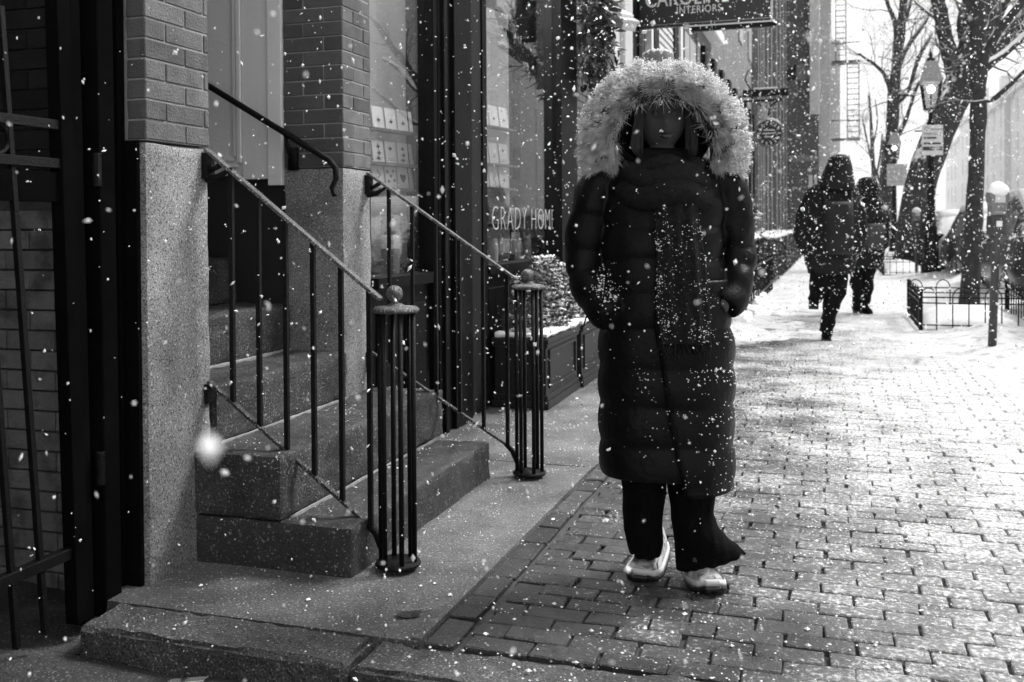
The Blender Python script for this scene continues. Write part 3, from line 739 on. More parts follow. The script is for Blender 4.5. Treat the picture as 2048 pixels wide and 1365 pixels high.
for i in range(820):
    f = rnd.random()*(len(path)-1); k = int(f); p = path[k].lerp(path[min(k+1,len(path)-1)], f-k)
    fat = .15 if f < 4 else .09
    p = p + Vector((rnd.gauss(0,.5)*fat, rnd.gauss(0,.9)*fat, rnd.gauss(0,.8)*fat))
    d = Vector((rnd.uniform(-.3,1), rnd.uniform(-1,1), rnd.uniform(-1,.35)))
    if i < 230: leaves.append((p, d))
    else:
        for q in range(3):
            dd = d + Vector((rnd.gauss(0,.4), rnd.gauss(0,.4), rnd.gauss(0,.4))); leafq(tw, p-GOr, dd, Vector((rnd.random(), rnd.random(), 1)), rnd.uniform(.05,.1), .006)
tag(tw.build('fir_sprigs', M['leaf'], gar), kind='stuff')
for p, d in leaves:
    lm = MB(); leafq(lm, Vector((0,0,0)), d, Vector((rnd.uniform(-1,1), rnd.uniform(-1,1), 1)), rnd.uniform(.10,.17), rnd.uniform(.025,.038)); lm.build('leaf', M['leaf_dark'], gar, False, 0, loc=p-GOr)
# ---- planters
def planter(y0, y1, lab, xo=0):
    c = Vector((-1.85, (y0+y1)/2, 0)); e = empty('window_planter', c, rz=R(.8), label=lab, cat='planter', group='planters under the shop window')
    hx, hy = .165, (y1-y0)/2
    MB().box(-hx, hx, -hy, hy, .03, .44).build('box', M['planter'], e, bevel=.004)
    MB().box(-hx-.02, hx+.02, -hy-.02, hy+.02, .40, .435).box(-hx-.012, hx+.012, -hy-.012, hy+.012, .375, .40).build('rim', M['planter'], e, bevel=.006)
    MB().box(-hx-.02, hx+.02, -hy-.02, hy+.02, .004, .05).box(-hx-.01, hx+.012, -hy-.01, hy+.01, .05, .085).build('plinth', M['planter'], e, bevel=.006)
    MB().box(hx, hx+.012, -hy+.06, -hy+.08, .12, .36).box(hx, hx+.012, hy-.08, hy-.06, .12, .36).box(hx, hx+.012, -hy+.08, hy-.08, .12, .14).box(hx, hx+.012, -hy+.08, hy-.08, .34, .36).build('panel_moulding', M['planter'], e, bevel=.004)
    sm = rough_block(-hx, hx+.015, -hy-.01, hy+.01, .436, .468, .02, .008, .012, int(y0*7)); tag(sm.build('snow_layer', M['snow'], e, True), kind='stuff')
    return e
planter(5.86, 6.68, 'black panelled planter box nearer the steps with snow along its rim')
planter(6.76, 7.62, 'black panelled planter box farther from the steps, partly behind walking woman')
def conifer(c, r, h, lab, n=900, snowy=.5):
    e = empty('small_conifer', c, label=lab, cat='shrub', group='shrubs in the planters')
    MB().tube([(0,0,-.05),(0,0,h*.7)], [.014,.006], 6).build('trunk', M['bark'], e)
    f = MB(); s = MB()
    for i in range(n):
        a = rnd.random()*2*math.pi; zz = rnd.random()**.8; rr = r*(1-zz*.55)*(.75+.35*noise.noise(Vector((math.cos(a)*2, math.sin(a)*2, zz*4+c[1]))))*rnd.uniform(.55,1.05)
        p = Vector((math.cos(a)*rr, math.sin(a)*rr, zz*h)); d = Vector((math.cos(a), math.sin(a), rnd.uniform(-.2,.9)))
        for q in range(4):
            leafq(f, p, d + Vector((rnd.gauss(0,.5), rnd.gauss(0,.5), rnd.gauss(0,.5))), Vector((rnd.random(), rnd.random(), 1)), rnd.uniform(.02,.045), .0045)
        if rnd.random() < snowy*(.3+zz) and rr > r*.4*(1-zz*.5):
            s.blob(p + Vector((0,0,.012)), (rnd.uniform(.008,.03), rnd.uniform(.008,.03), rnd.uniform(.006,.018)))
    tag(f.build('foliage', M['leaf'], e), kind='stuff'); tag(s.build('snow_layer', M['snow'], e, True), kind='stuff')
conifer((-1.87, 6.02, .44), .17, .36, 'darker loose evergreen shrub at near corner of the first planter', 500, .2)
conifer((-1.84, 6.40, .44), .20, .47, 'snow covered bushy conifer in the middle of the first planter', 1100, 1.2)
conifer((-1.82, 6.95, .44), .20, .40, 'snow covered conifer in the second planter beside the first', 1000, 1.2)
conifer((-1.82, 7.38, .44), .17, .34, 'small snowy conifer at far end of the second planter', 700, 1.1)
# ================================================================== HOUSES UP THE LEFT SIDE
def hs(e, O):
    def f(name, mb, m, bev=0, sm=False, parent=None):
        mb.v = [tuple(Vector(p)-O) for p in mb.v]; return mb.build(name, M[m], parent or e, sm, bev)
    return f
O = Vector((-2.05, 8.8, 0)); e = empty('brick_house', O, label='narrow brick house front with pale pilaster beyond the shop window', cat='house'); f = hs(e, O)
f('wall', MB().box(-9, -2.09, 7.95, 11.2, -.2, 11), 'mortar_dark')
bm_ = MB(); z = .0; c = 0
while z < 4.3:
    yy = 7.955 + (c % 2)*.1
    if c % 2: bm_.box(-2.10, -2.078+rnd.uniform(-.002,.002), 7.955, 8.045, z, z+.056)
    while yy < 8.9: bm_.box(-2.10, -2.078+rnd.uniform(-.002,.002), yy+.009*(c%2), min(yy+.195, 8.95), z, z+.056); yy += .204
    z += .065; c += 1
tag(f('brick_courses', bm_, 'brick'), kind='stuff')
f('pale_pilaster', MB().box(-2.1, -1.98, 9.35, 9.62, 0, 4.2).box(-2.1, -1.93, 9.62, 10.0, 0, 4.2), 'pale_paint', .01)
f('doorway_recess', MB().box(-2.6, -2.055, 10.0, 10.05, 0, 4.2).box(-2.6, -2.05, 11.0, 11.2, 0, 4.2).box(-2.12, -2.07, 10.05, 11.0, 0, 4.2), 'shop_black')
f('wood_bracket', MB().bar((-2.0, 8.7, 3.05), (-1.66, 8.45, 2.83), .16, .07).bar((-2.0, 8.7, 3.10), (-1.64, 8.44, 2.87), .20, .03), 'pale_paint', .006)
tag(f('snow_layer', MB().bar((-1.95, 8.68, 3.11), (-1.68, 8.48, 2.93), .14, .03), 'snow', .008), kind='stuff')

O = Vector((-2.05, 11.2, 0)); e = empty('clapboard_shop', O, label='dark shop front with white posts and pale clapboards under the hanging sign', cat='shop'); f = hs(e, O)
f('wall', MB().box(-9, -2.1, 11.2, 16.2, -.2, 10), 'stucco_dark')
for y0, w_ in ((11.62, .13), (14.0, .18)): f('white_post', MB().box(-2.1, -2.02, y0, y0+w_, 0, 4.5), 'white_paint', .008)
for i in range(46): f('clapboard', MB().add([(-2.095, 12.35, .3+.09*i), (-2.095, 13.6, .3+.09*i), (-2.095, 13.6, .39+.09*i), (-2.095, 12.35, .39+.09*i), (-2.065, 12.35, .3+.09*i), (-2.065, 13.6, .3+.09*i), (-2.083, 13.6, .385+.09*i), (-2.083, 12.35, .385+.09*i)], [(0,3,2,1),(4,5,6,7),(0,1,5,4),(1,2,6,5),(2,3,7,6),(3,0,4,7)]), 'pale_paint')
f('window_frame', MB().box(-2.1, -2.05, 12.0, 12.33, .1, 4.4).box(-2.1, -2.05, 13.62, 13.98, .1, 4.4).box(-2.1, -2.04, 14.2, 14.5, .1, 4.4), 'shop_black')
for y0 in (14.55, 15.3): f('window', MB().box(-2.1, -2.07, y0, y0+.65, .8, 4.0), 'far_window', .01)

O = Vector((-2.05, 16.2, 0)); e = empty('stucco_house', O, label='grey rendered house with row of tall dark shutters behind the fur hood', cat='house'); f = hs(e, O)
f('wall', MB().box(-9, -2.08, 16.2, 30, -.2, 9.5), 'stucco')
f('cornice', MB().box(-2.08, -1.86, 15.9, 18.2, 4.35, 4.55).box(-2.08, -1.95, 15.9, 18.2, 4.55, 4.7), 'white_paint', .02)
for i in range(9):
    y0 = 16.6 + i*1.35
    f('shutter', MB().box(-2.08, -2.0, y0, y0+.42, .5, 4.1), 'shop_black', .01)
    win = f('window', MB().box(-2.078, -2.05, y0+.45, y0+1.2, .7, 3.9), 'far_window', .01)
    win2 = f('window_sill', MB().box(-2.08, -1.98, y0+.4, y0+1.25, .6, .69), 'pale_paint', .01, parent=None)
    if i % 2: f('upper_window', MB().box(-2.078, -2.04, y0+.1, y0+.95, 5.4, 7.4), 'far_window', .01)
for y0 in (27.4, 28.3, 29.2, 29.8): f('pale_pilaster', MB().box(-2.08, -1.9, y0, y0+.2, 0, 9), 'stone_trim', .02)

O = Vector((-2.05, 30, 0)); e = empty('brick_house', O, label='dark brick house with pale vertical pilasters just before the projecting block', cat='house'); f = hs(e, O)
f('wall', MB().box(-9, -2.08, 30, 45, -.2, 12), 'brick_dark')
for k, y0 in enumerate((31, 33, 36, 38.5, 41, 43.6)):
    f('pale_pilaster', MB().box(-2.08, -1.88, y0, y0+.35, 0, 12), 'stone_trim', .02)
    f('window', MB().box(-2.08, -2.04, y0+.6, y0+1.5, 1, 3.4), 'far_window', .01); f('window', MB().box(-2.08, -2.04, y0+.6, y0+1.5, 5, 7.2), 'far_window', .01)

O = Vector((-1.3, 45, 0)); e = empty('projecting_block', O, label='tall brick block whose flat end wall stands out into the street', cat='building'); f = hs(e, O)
f('wall', MB().box(-9, -.6, 45, 53, -.2, 17), 'stucco_dark')
f('string_course', MB().box(-2.1, -.56, 44.93, 45.0, 3.9, 4.15), 'stucco', .02); f('string_course', MB().box(-2.1, -.56, 44.90, 45.0, 7.4, 8.1), 'stucco', .02)
f('bay', MB().box(-.97, -.55, 44.6, 45.0, 5.9, 17), 'pale_paint', .03)
f('window', MB().box(-1.02, -.86, 44.96, 45.0, .8, 3.3), 'pale_paint', .01); f('window', MB().box(-.78, -.68, 44.96, 45.0, .8, 3.3), 'pale_paint', .01)
f('gable_board', MB().box(-2.0, -1.5, 44.9, 45.0, 5.2, 10.6), 'brick_dark', .02)  # flat brick-toned board on the end wall
O = Vector((-.2, 53, 0)); e = empty('far_house', O, label='pale hazy house front beyond the projecting brick block', cat='building'); f = hs(e, O)
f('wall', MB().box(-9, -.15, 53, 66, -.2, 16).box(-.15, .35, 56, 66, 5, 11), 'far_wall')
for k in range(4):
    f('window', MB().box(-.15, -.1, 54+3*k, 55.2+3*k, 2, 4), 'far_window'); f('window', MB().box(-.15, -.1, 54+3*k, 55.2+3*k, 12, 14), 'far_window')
O = Vector((.4, 54, 0)); e = empty('fire_escape', O, label='black iron fire escape with ladders against the white sky', cat='fire escape'); f = hs(e, O)
for z0, z1, xa, xb in ((5.6, 9.5, .68, 1.25), (9.5, 13.6, .12, .62)):
    for x in (xa, xb): f('ladder_rail', MB().bar((x, 53.6, z0), (x, 54.2, z1), .045, .045), 'iron')
    n = 14
    for i in range(n): f('rung', MB().bar((xa, 53.6+.6*i/n, z0+(z1-z0)*i/n), (xb, 53.6+.6*i/n, z0+(z1-z0)*i/n), .035, .035), 'iron')
for z, xa, xb in ((5.55, -.1, 1.3), (9.5, -.1, 1.3), (13.6, -.1, .65)):
    f('landing', MB().box(xa, xb, 53.5, 54.6, z-.06, z), 'iron')
    f('landing_rail', MB().bar((xa, 53.5, z+.9), (xb, 53.5, z+.9), .04, .04).bar((xb, 53.5, z), (xb, 53.5, z+.9), .04, .04).bar((xa+.3, 53.5, z), (xa+.3, 53.5, z+.9), .03, .03), 'iron')
O = Vector((-1, 66, 0)); e = empty('end_house', O, label='faint house fading into snowfall at the far left end', cat='building'); f = hs(e, O)
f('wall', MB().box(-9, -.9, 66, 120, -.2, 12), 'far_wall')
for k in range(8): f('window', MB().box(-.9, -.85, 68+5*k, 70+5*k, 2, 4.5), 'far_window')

# ---- opposite side of the street
for i in range(9):
    y0 = 20 + i*18; hgt = (13, 12, 13.5, 12.5, 14, 13, 12.4, 13.5, 12)[i]; yA = y0 - 30
    O = Vector((15, yA, 0)); e = empty('row_house', O, label='hazy row house across the street, number %s of the row counted from the near end' % ('one','two','three','four','five','six','seven','eight','nine')[i], cat='building', group='row houses across the street')
    f = hs(e, O); X = 14.5 + (i % 3)*.25
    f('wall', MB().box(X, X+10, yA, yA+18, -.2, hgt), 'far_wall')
    f('cornice', MB().box(X-.4, X, yA, yA+17.9, hgt-.5, hgt), 'pale_paint')
    rf = MB().add([(X, yA, hgt), (X, yA+18, hgt), (X+4, yA+18, hgt+3), (X+4, yA, hgt+3)], [(0,1,2,3)]); f('roof', rf, 'snow')
    f('chimney', MB().box(X+2, X+3, yA+15, yA+17, hgt, hgt+4), 'far_wall')
    for a in range(4):
        for b in range(4): f('window', MB().box(X-.04, X+.02, yA+1.8+4.1*a, yA+3.1+4.1*a, 1+3*b, 3+3*b), 'far_window')

# ---- the hanging shop sign
SO2 = Vector((-1.34, 11.1, 3.8)); sg = empty('hanging_shop_sign', SO2, rz=0, label='large black hanging sign board with pale lettering above the sidewalk', cat='sign')
MB().box(-.735, .70, -.03, .03, -.47, .55).build('board', M['sign_black'], sg, bevel=.004)
MB().box(.70, .72, -.035, .035, -.47, .55).box(-.735, .72, -.034, -.031, -.445, -.44).build('board_edge', M['chrome'], sg)
MB().bar((-.18, 0, -.51), (.76, 0, -.51), .05, .05).build('lower_bar', M['iron'], sg)
tag(MB().bar((-.17, 0, -.474), (.745, 0, -.474), .05, .025).build('snow_layer', M['snow'], sg, bevel=.005), kind='stuff')
text('sign_lettering', 'CAROLINE', .25, (-.66, -.0325, -.240), (R(90), 0, 0), 'letter', sg, .002, (.74,1,1), 1.05)
text('sign_lettering', 'INTERIORS', .115, (-.31, -.0325, -.335), (R(90), 0, 0), 'letter', sg, .002, (.80,1,1), 1.12)
# small round sign on a scrolled bracket
O = Vector((-1.45, 24.3, 3.3)); rs = empty('round_sign', O, label='round snow capped sign with lettering hanging from iron bracket', cat='sign')
MB().loft([[(.30*math.cos(a), y_, .30*math.sin(a)) for a in [2*math.pi*k/28 for k in range(28)]] for y_ in (-.025, .025)]).build('disc', M['sign_black'], rs)
MB().tube([(.31*math.cos(a), 0, .31*math.sin(a)) for a in [2*math.pi*k/32 for k in range(33)]], .035, 6).build('rim', M['iron_worn'], rs)
for k in range(14):
    a = 2*math.pi*k/14
    MB().box(-.012, .012, -.031, -.027, -.035, .035).build('letter_mark', M['letter'], rs, loc=(.24*math.cos(a), 0, .24*math.sin(a)), rot=(0, -a+math.pi/2, 0))
for zz, ww in ((.08,.12),(0,.15),(-.08,.1)): MB().box(-ww, ww, -.031, -.027, zz-.012, zz+.012).build('letter_mark', M['letter'], rs)
tag(MB().tube([(.34*math.cos(a), 0, .34*math.sin(a)) for a in [R(35+11*k) for k in range(11)]], [.01,.03,.035,.035,.035,.035,.035,.035,.035,.03,.01], 6).build('snow_layer', M['snow'], rs, True), kind='stuff')
O = Vector((-1.5, 24.3, 4.2)); br = empty('iron_bracket', O, label='wide scrolled iron bracket with snow on top above the round sign', cat='bracket')
MB().bar((-.55, 0, .06), (.5, 0, .06), .10, .17).bar((-.55, 0, -.12), (.35, 0, -.12), .05, .05).build('beam', M['iron'], br)
MB().tube([(-.45,0,.1),(-.3,0,-.1),(-.05,0,-.3),(.1,0,-.6)], .022, 6).tube([(.5,0,.1),(.3,0,-.1),(.05,0,-.28)], .022, 6).tube([(.05,0,-.6),(.05,0,-.28)], .014, 6).tube([(-.35,0,.12),(-.5,0,.4),(-.42,0,.62),(-.3,0,.5)], .02, 6).build('scroll', M['iron'], br)
MB().lathe((-.1,0,-.58), [(0,0),(.14,.0),(.12,.2),(.03,.36),(0,.36)], 10).build('bell', M['lamp_roof'], br)
tag(MB().bar((-.3, 0, .165), (.25, 0, .165), .09, .04).build('snow_layer', M['snow'], br, bevel=.01), kind='stuff')

# ---- hedges and rails along the house gardens
def hedge(x0, x1, y0, y1, h, lab, n):
    c = Vector(((x0+x1)/2, (y0+y1)/2, 0)); e = empty('hedge', c, label=lab, cat='hedge', group='clipped hedges along the houses')
    f = MB(); s = MB()
    f.box(x0+.08-c.x, x1-.08-c.x, y0+.1-c.y, y1-.1-c.y, 0, h-.12)
    for i in range(n):
        side = rnd.random()
        p = Vector((rnd.uniform(x0, x1), rnd.uniform(y0, y1), rnd.uniform(.05, h)))
        if side < .4: p.z = h*rnd.uniform(.88,1.03)
        elif side < .8: p.x = x1 - abs(rnd.gauss(0,.05))
        else: p.y = y0 + abs(rnd.gauss(0,.05))
        leafq(f, p-c, Vector((rnd.gauss(0,1), rnd.gauss(0,1), rnd.gauss(.3,1))), Vector((rnd.random(), rnd.random(), 1)), rnd.uniform(.05,.10), .02)
        if side < .4 and noise.noise(p*2.5) > -.12: s.blob(Vector((p.x-c.x, p.y-c.y, h + .02)), (rnd.uniform(.04,.09), rnd.uniform(.04,.09), rnd.uniform(.02,.06)))
    tag(f.build('foliage', M['leaf_dark'], e), kind='stuff'); tag(s.build('snow_layer', M['snow'], e, True), kind='stuff')
hedge(-1.95, -1.12, 14.0, 18.5, .92, 'dark clipped hedge nearest the steps, snow heaped on top', 2600)
hedge(-1.95, -1.10, 19.0, 25.5, .88, 'middle dark hedge with snow cap beside the walking couple', 2600)
hedge(-1.95, -1.05, 26.2, 36, .9, 'farthest low hedge along the house gardens', 2400)
def leafy(c, h, r, lab):
    e = empty('snowy_shrub', c, label=lab, cat='shrub', group='loose shrubs over the hedge'); f = MB(); s = MB()
    MB().tube([(0,0,0),(.02,0,h*.5),(0,0,h*.9)], [.03,.02,.008], 6).build('trunk', M['bark'], e)
    for i in range(420):
        p = Vector((rnd.gauss(0,r*.5), rnd.gauss(0,r*.5), h*.35 + rnd.random()*h*.65)); leafq(f, p, Vector((rnd.gauss(0,1), rnd.gauss(0,1), rnd.gauss(0,.7))), Vector((0,0,1)), rnd.uniform(.06,.11), .02)
        if rnd.random() < .22: s.blob(p + Vector((0,0,.03)), (rnd.uniform(.03,.08), rnd.uniform(.03,.08), rnd.uniform(.015,.035)))
    tag(f.build('foliage', M['leaf'], e), kind='stuff'); tag(s.build('snow_layer', M['snow'], e, True), kind='stuff')
leafy((-1.45, 15.6, 0), 1.75, .30, 'loose snowy shrub rising above the near hedge beside the woman')
leafy((-1.5, 17.6, 0), 1.5, .28, 'lower snowy shrub rising above far end of the near hedge')
low = empty('low_iron_fence', (-1.02, 12.5, 0), label='thin black iron fence rail in front of the hedge, beside the woman', cat='fence')
for i in range(16): MB().box(-.012, .012, -.012, .012, -.05, .95 if i in (0,7) else .62).build('picket', M['iron'], low, loc=(0, -.9+i*.42, 0))
MB().box(-.01, .01, -.95, 5.5, .55, .58).box(-.01, .01, -.95, 5.5, .12, .15).build('rail', M['iron'], low)
for k in range(6):
    a = (-1.2+rnd.uniform(-.15,.15), 10.6+k*1.1); s = rough_block(-.28, .2, -.35, .35, -.03, .09+.05*rnd.random(), .06, .03, .05, 70+k)
    tag(s.build('snow_heap', M['snow'], None, True, loc=(a[0], a[1], 0)), kind='stuff')

# ---- tree pits with hooped rails
def pit(x0, x1, y0, y1, lab, n=8, seed=1):
    e = empty('tree_pit_fence', ((x0+x1)/2, (y0+y1)/2, 0), label=lab, cat='fence', group='hooped tree pit fences'); c = e.location.copy()
    def B(name, mb): mb.v = [tuple(Vector(p)-c) for p in mb.v]; return mb.build(name, M['iron'], e)
    sides = [((x0,y0),(x1,y0)), ((x0,y1),(x1,y1)), ((x0,y0),(x0,y1)), ((x1,y0),(x1,y1))]
    for a, b in sides:
        a = Vector((*a,0)); b = Vector((*b,0)); L = (b-a).length; k = max(3, round(L/.155)); k += k % 2 == 0
        for z in (.07, .30, .36): B('rail', MB().bar(a+Vector((0,0,z)), b+Vector((0,0,z)), .014, .014))
        for i in range(k+1):
            p = a + (b-a)*i/k; B('picket', MB().bar(p+Vector((0,0,0)), p+Vector((0,0,.36)), .012, .012, (0,1,0)))
        for i in range(0, k, 2 if L < 1.5 else 2):
            p = a+(b-a)*i/k; q = a+(b-a)*(i+1)/k; m = (p+q)/2; r = (q-p).length/2; d = (q-p).normalized()
            B('hoop', MB().tube([m + d*(-r*math.cos(t)) + Vector((0,0,.36 + r*1.25*math.sin(t))) for t in [math.pi*j/10 for j in range(11)]], .0065, 5))
    for p in ((x0,y0),(x1,y0),(x0,y1),(x1,y1)): B('corner_post', MB().box(p[0]-.02, p[0]+.02, p[1]-.02, p[1]+.02, -.03, .46))
    return e
pit(.87, 1.95, 11.25, 13.0, 'nearest hooped iron tree pit fence filled with snow')
pit(1.05, 2.0, 23.5, 27.5, 'farther hooped iron tree pit fence round the thick leaning tree')
def mound(x0, x1, y0, y1, h, nm):
    def f(x, y):
        u = (x-x0)/(x1-x0)*2-1; v = (y-y0)/(y1-y0)*2-1
        return -.06 + h*(1-u*u)**.5*(1-v*v)**.5*(1+.4*noise.noise(Vector((x*2,y*2,5)))) + .08
    return tag(sheet(x0, x1, 22, [y0+(y1-y0)*i/40 for i in range(41)], lambda x,y: f(min(max(x,x0+1e-4),x1-1e-4), min(max(y,y0+1e-4),y1-1e-4)), nm, M['snow']), kind='stuff')
mound(.91, 1.92, 11.3, 12.96, .20, 'snow_mound'); mound(1.08, 1.97, 23.5, 27.5, .25, 'snow_mound')

# ---- trees
def tree(base_px, d, trunk, limbs, lab, seed, twn=3, twl=1.0, m='bark', depthspread=.25):
    r = random.Random(seed); b0 = px(base_px[0], base_px[1], d); b0.z = -.05
    e = empty('street_tree', b0, label=lab, cat='tree', group='bare street trees')
    def W(p, dd=0): return px(p[0], p[1], d+dd) - b0
    pts = [W(p[:2]) for p in trunk]; rad = [p[2]*d/FP for p in trunk]
    pts[0].z = -.05; 
    def smooth(pts, rad, k=4):
        o = []; orr = []
        for i in range(len(pts)-1):
            p0 = pts[max(i-1,0)]; p1 = pts[i]; p2 = pts[i+1]; p3 = pts[min(i+2,len(pts)-1)]
            for j in range(k):
                t = j/k; o.append(.5*((2*p1)+(p2-p0)*t+(2*p0-5*p1+4*p2-p3)*t*t+(3*p1-p0-3*p2+p3)*t**3)); orr.append(rad[i]+(rad[i+1]-rad[i])*t)
        o.append(pts[-1]); orr.append(rad[-1]); return o, orr
    def rough(mb, pts, rad, n=14):
        m2 = MB().tube(pts, rad, n); 
        m2.v = [tuple(Vector(p) + Vector((noise.noise(Vector(p)*4), noise.noise(Vector(p)*4+Vector((7,0,0))), 0))*min(max(rad)*.22,.05)) for p in m2.v]
        mb.add(m2.v, m2.f)
    P, Q = smooth(pts, rad); tm = MB(); rough(tm, P, Q, 18); tm.build('trunk', M[m], e, True)
    tw = MB()
    def twig(p, dr, L, ra, lv):
        q = p.copy(); d2 = dr.copy(); pp = [q.copy()]; rr = [ra]
        n = 5
        for i in range(n):
            d2 = (d2 + Vector((r.gauss(0,.22), r.gauss(0,.22), r.gauss(.03,.2)))).normalized(); q = q + d2*L/n; pp.append(q.copy()); rr.append(max(ra*(1-(i+1)/n*.65), .003))
            if lv > 0 and i > 0:
                for s in range(2 if r.random() < .5 else 1): twig(q.copy(), (d2 + Vector((r.gauss(0,.7), r.gauss(0,.7), r.gauss(.05,.6)))).normalized(), L*r.uniform(.4,.65), rr[-1]*.6, lv-1)
        tw.tube(pp, rr, 4 if lv < 2 else 6)
    for lb in limbs:
        dd = r.uniform(-1,1)*depthspread
        pts = [W(p[:2], dd*i) for i, p in enumerate(lb)]; rad = [p[2]*d/FP for p in lb]
        P, Q = smooth(pts, rad); lm = MB(); rough(lm, P, Q, 10); lm.build('limb', M[m], e, True)
        for i in range(2, len(P), 2 if twn > 2 else 3):
            for s in range(r.choice((1,2))):
                dr = (P[i]-P[i-1]).normalized(); dr = (dr*.6 + Vector((r.gauss(0,.6), r.gauss(0,.6), r.gauss(.15,.5)))).normalized()
                twig(P[i].copy(), dr, r.uniform(.5,1.2)*twl, max(Q[i]*.3, .007), 2 if twn > 2 else 1)
    if tw.v: tag(tw.build('crown', M['twig'], e, True), kind='stuff')
    return e
tree((1940,620), 12.9, [(1937,630,21),(1943,520,18),(1949,420,16),(1955,300,15),(1957,200,16),(1956,120,15),(1958,30,14),(1966,-70,12),(1960,-220,9)],
     [[(1957,205,7),(1985,205,6),(2010,185,5),(2048,150,4),(2100,110,3)], [(1957,150,11),(1990,80,9),(2040,15,8),(2090,-60,6)], [(1957,60,8),(1920,-20,6),(1890,-120,5)], [(1956,140,9),(2000,120,8),(2060,70,7),(2120,40,5)]],
     'slender dark bare tree standing in the nearest tree pit', 3, 2, .8)
tree((1825,515), 26, [(1822,520,36),(1832,430,31),(1848,350,30),(1878,270,29),(1908,205,30),(1935,150,32),(1952,90,30),(1965,20,27),(1975,-80,22)],
     [[(1925,190,22),(1903,130,17),(1893,90,15),(1883,40,14),(1874,-10,13),(1862,-90,11)], [(1940,150,24),(1990,110,20),(2030,65,17),(2070,20,15),(2120,-60,11)], [(1950,100,18),(1990,40,14),(2020,-20,12),(2040,-90,9)], [(1945,130,16),(1925,60,12),(1935,0,10),(1925,-80,8)],
      [(1955,110,18),(2010,95,15),(2060,60,13),(2120,25,10)], [(1950,60,10),(1930,0,8),(1905,-60,6)]],
     'massive leaning bare tree with snow along its thick limbs', 5, 2, 1.5)
tree((1775,480), 42, [(1772,495,15),(1776,420,13),(1781,330,12),(1785,250,12),(1790,170,11),(1797,100,10),(1806,30,8),(1812,-40,6)],
     [[(1786,210,5),(1772,160,4),(1750,135,3.5),(1735,125,3),(1718,112,2)], [(1792,150,6),(1815,100,5),(1850,50,4),(1880,-10,3)], [(1797,100,6),(1790,50,5),(1775,10,4),(1768,-40,3)], [(1784,220,5),(1815,190,4),(1835,130,4),(1865,70,3)], [(1800,75,4),(1820,20,3),(1830,-40,2)], [(1782,300,5),(1810,250,4),(1830,190,3),(1850,150,2)], [(1785,215,4),(1800,195,4),(1830,198,3)]],
     'tall bare tree farther up the pavement with upright forked crown', 7, 3, 2.6)
tree((1748,450), 70, [(1747,475,5),(1748,400,4.5),(1746,330,4),(1742,250,3),(1738,190,2)],
     [[(1747,340,2.5),(1735,290,2),(1725,240,1.5)], [(1748,380,2.5),(1760,320,2),(1765,270,1.4)], [(1745,300,2),(1755,250,1.5),(1750,200,1)]], 'thin pale bare tree far up the street beside the couple', 9, 3, 3.2)
tree((1765,460), 62, [(1764,475,7),(1763,400,6),(1766,340,5),(1770,280,4)], [[(1764,380,3),(1750,340,2),(1745,300,1.5)], [(1765,330,3),(1775,290,2),(1780,240,1.5)]], 'short dim tree trunk just behind the second street lamp', 10, 3, 2.6)
# trees down the street behind the camera's right, seen mirrored in the panes
for k, (x, y) in enumerate(((1.95, 6.2), (1.9, 17.5))):
    pass

# ---- gas lamps
def gas_lamp(u, d, lab, top=4.6):
    b = px(u, 455, d); b.z = 0; e = empty('gas_lamp', b, label=lab, cat='street lamp', group='lit gas lamps')
    MB().lathe((0,0,0), [(0,0),(.20,0),(.20,.25),(.16,.32),(.15,.9),(.12,1.0),(.13,1.05),(.09,1.12),(.075,2.2),(.06,3.2),(.085,3.24),(.085,3.3),(.05,3.34),(.05,3.45),(0,3.45)], 12).build('pole', M['iron'], e, True)
    MB().bar((-.32,0,3.1),(.32,0,3.1),.03,.03).build('ladder_bar', M['iron'], e)
    z0, z1 = 3.55, 4.12; a, b2 = .125, .20
    MB().lathe((0,0,0), [(0,3.42),(.04,3.42),(.06,3.5),(.13,3.55),(0,3.56)], 8).build('lantern_seat', M['iron'], e)
    gm = MB(); fm = MB()
    for k in range(4):
        p = math.pi/4 + k*math.pi/2; q = p + math.pi/2
        A = [Vector((a*1.35*math.cos(p), a*1.35*math.sin(p), z0)), Vector((a*1.35*math.cos(q), a*1.35*math.sin(q), z0)), Vector((b2*1.35*math.cos(q), b2*1.35*math.sin(q), z1)), Vector((b2*1.35*math.cos(p), b2*1.35*math.sin(p), z1))]
        MB().add(A + [x*.985 for x in A], [(0,1,2,3),(7,6,5,4)]).build('pane', M['lamp_glass'], e)
        fm.bar(A[0], A[3], .028, .028); fm.bar(A[0], A[1], .02, .02)
    fm.build('lantern_frame', M['iron'], e)
    MB().loft([[(s*1.35*math.cos(math.pi/4+k*math.pi/2), s*1.35*math.sin(math.pi/4+k*math.pi/2), z) for k in range(4)] for s, z in ((.225,4.11),(.235,4.14),(.235,4.19),(.21,4.21),(.12,4.55),(.03,4.57))]).build('lantern_roof', M['lamp_roof'], e)
    MB().lathe((0,0,4.56), [(0,0),(.10,.0),(.08,.06),(.03,.09),(.045,.13),(.03,.17),(.012,.2),(.02,.24),(0,.27)], 10).build('finial', M['iron'], e, True)
    MB().lathe((0,0,3.95), [(0,-.06),(.05,-.05),(.085,0),(.08,.06),(.04,.10),(0,.11)], 10).build('mantle', M['mantle'], e, True)
    MB().lathe((0,0,3.56), [(0,0),(.015,0),(.015,.3),(0,.3)], 6).build('gas_pipe', M['iron'], e)
    return e
M['lamp_glass'] = glass_mat('lamp_glass', 1.3, .75)
gas_lamp(1862, 21, 'lit gas lamp with parking sign on its black post, nearer of the two')
gas_lamp(1789, 37, 'smaller lit gas lamp farther up the street with pale sign')
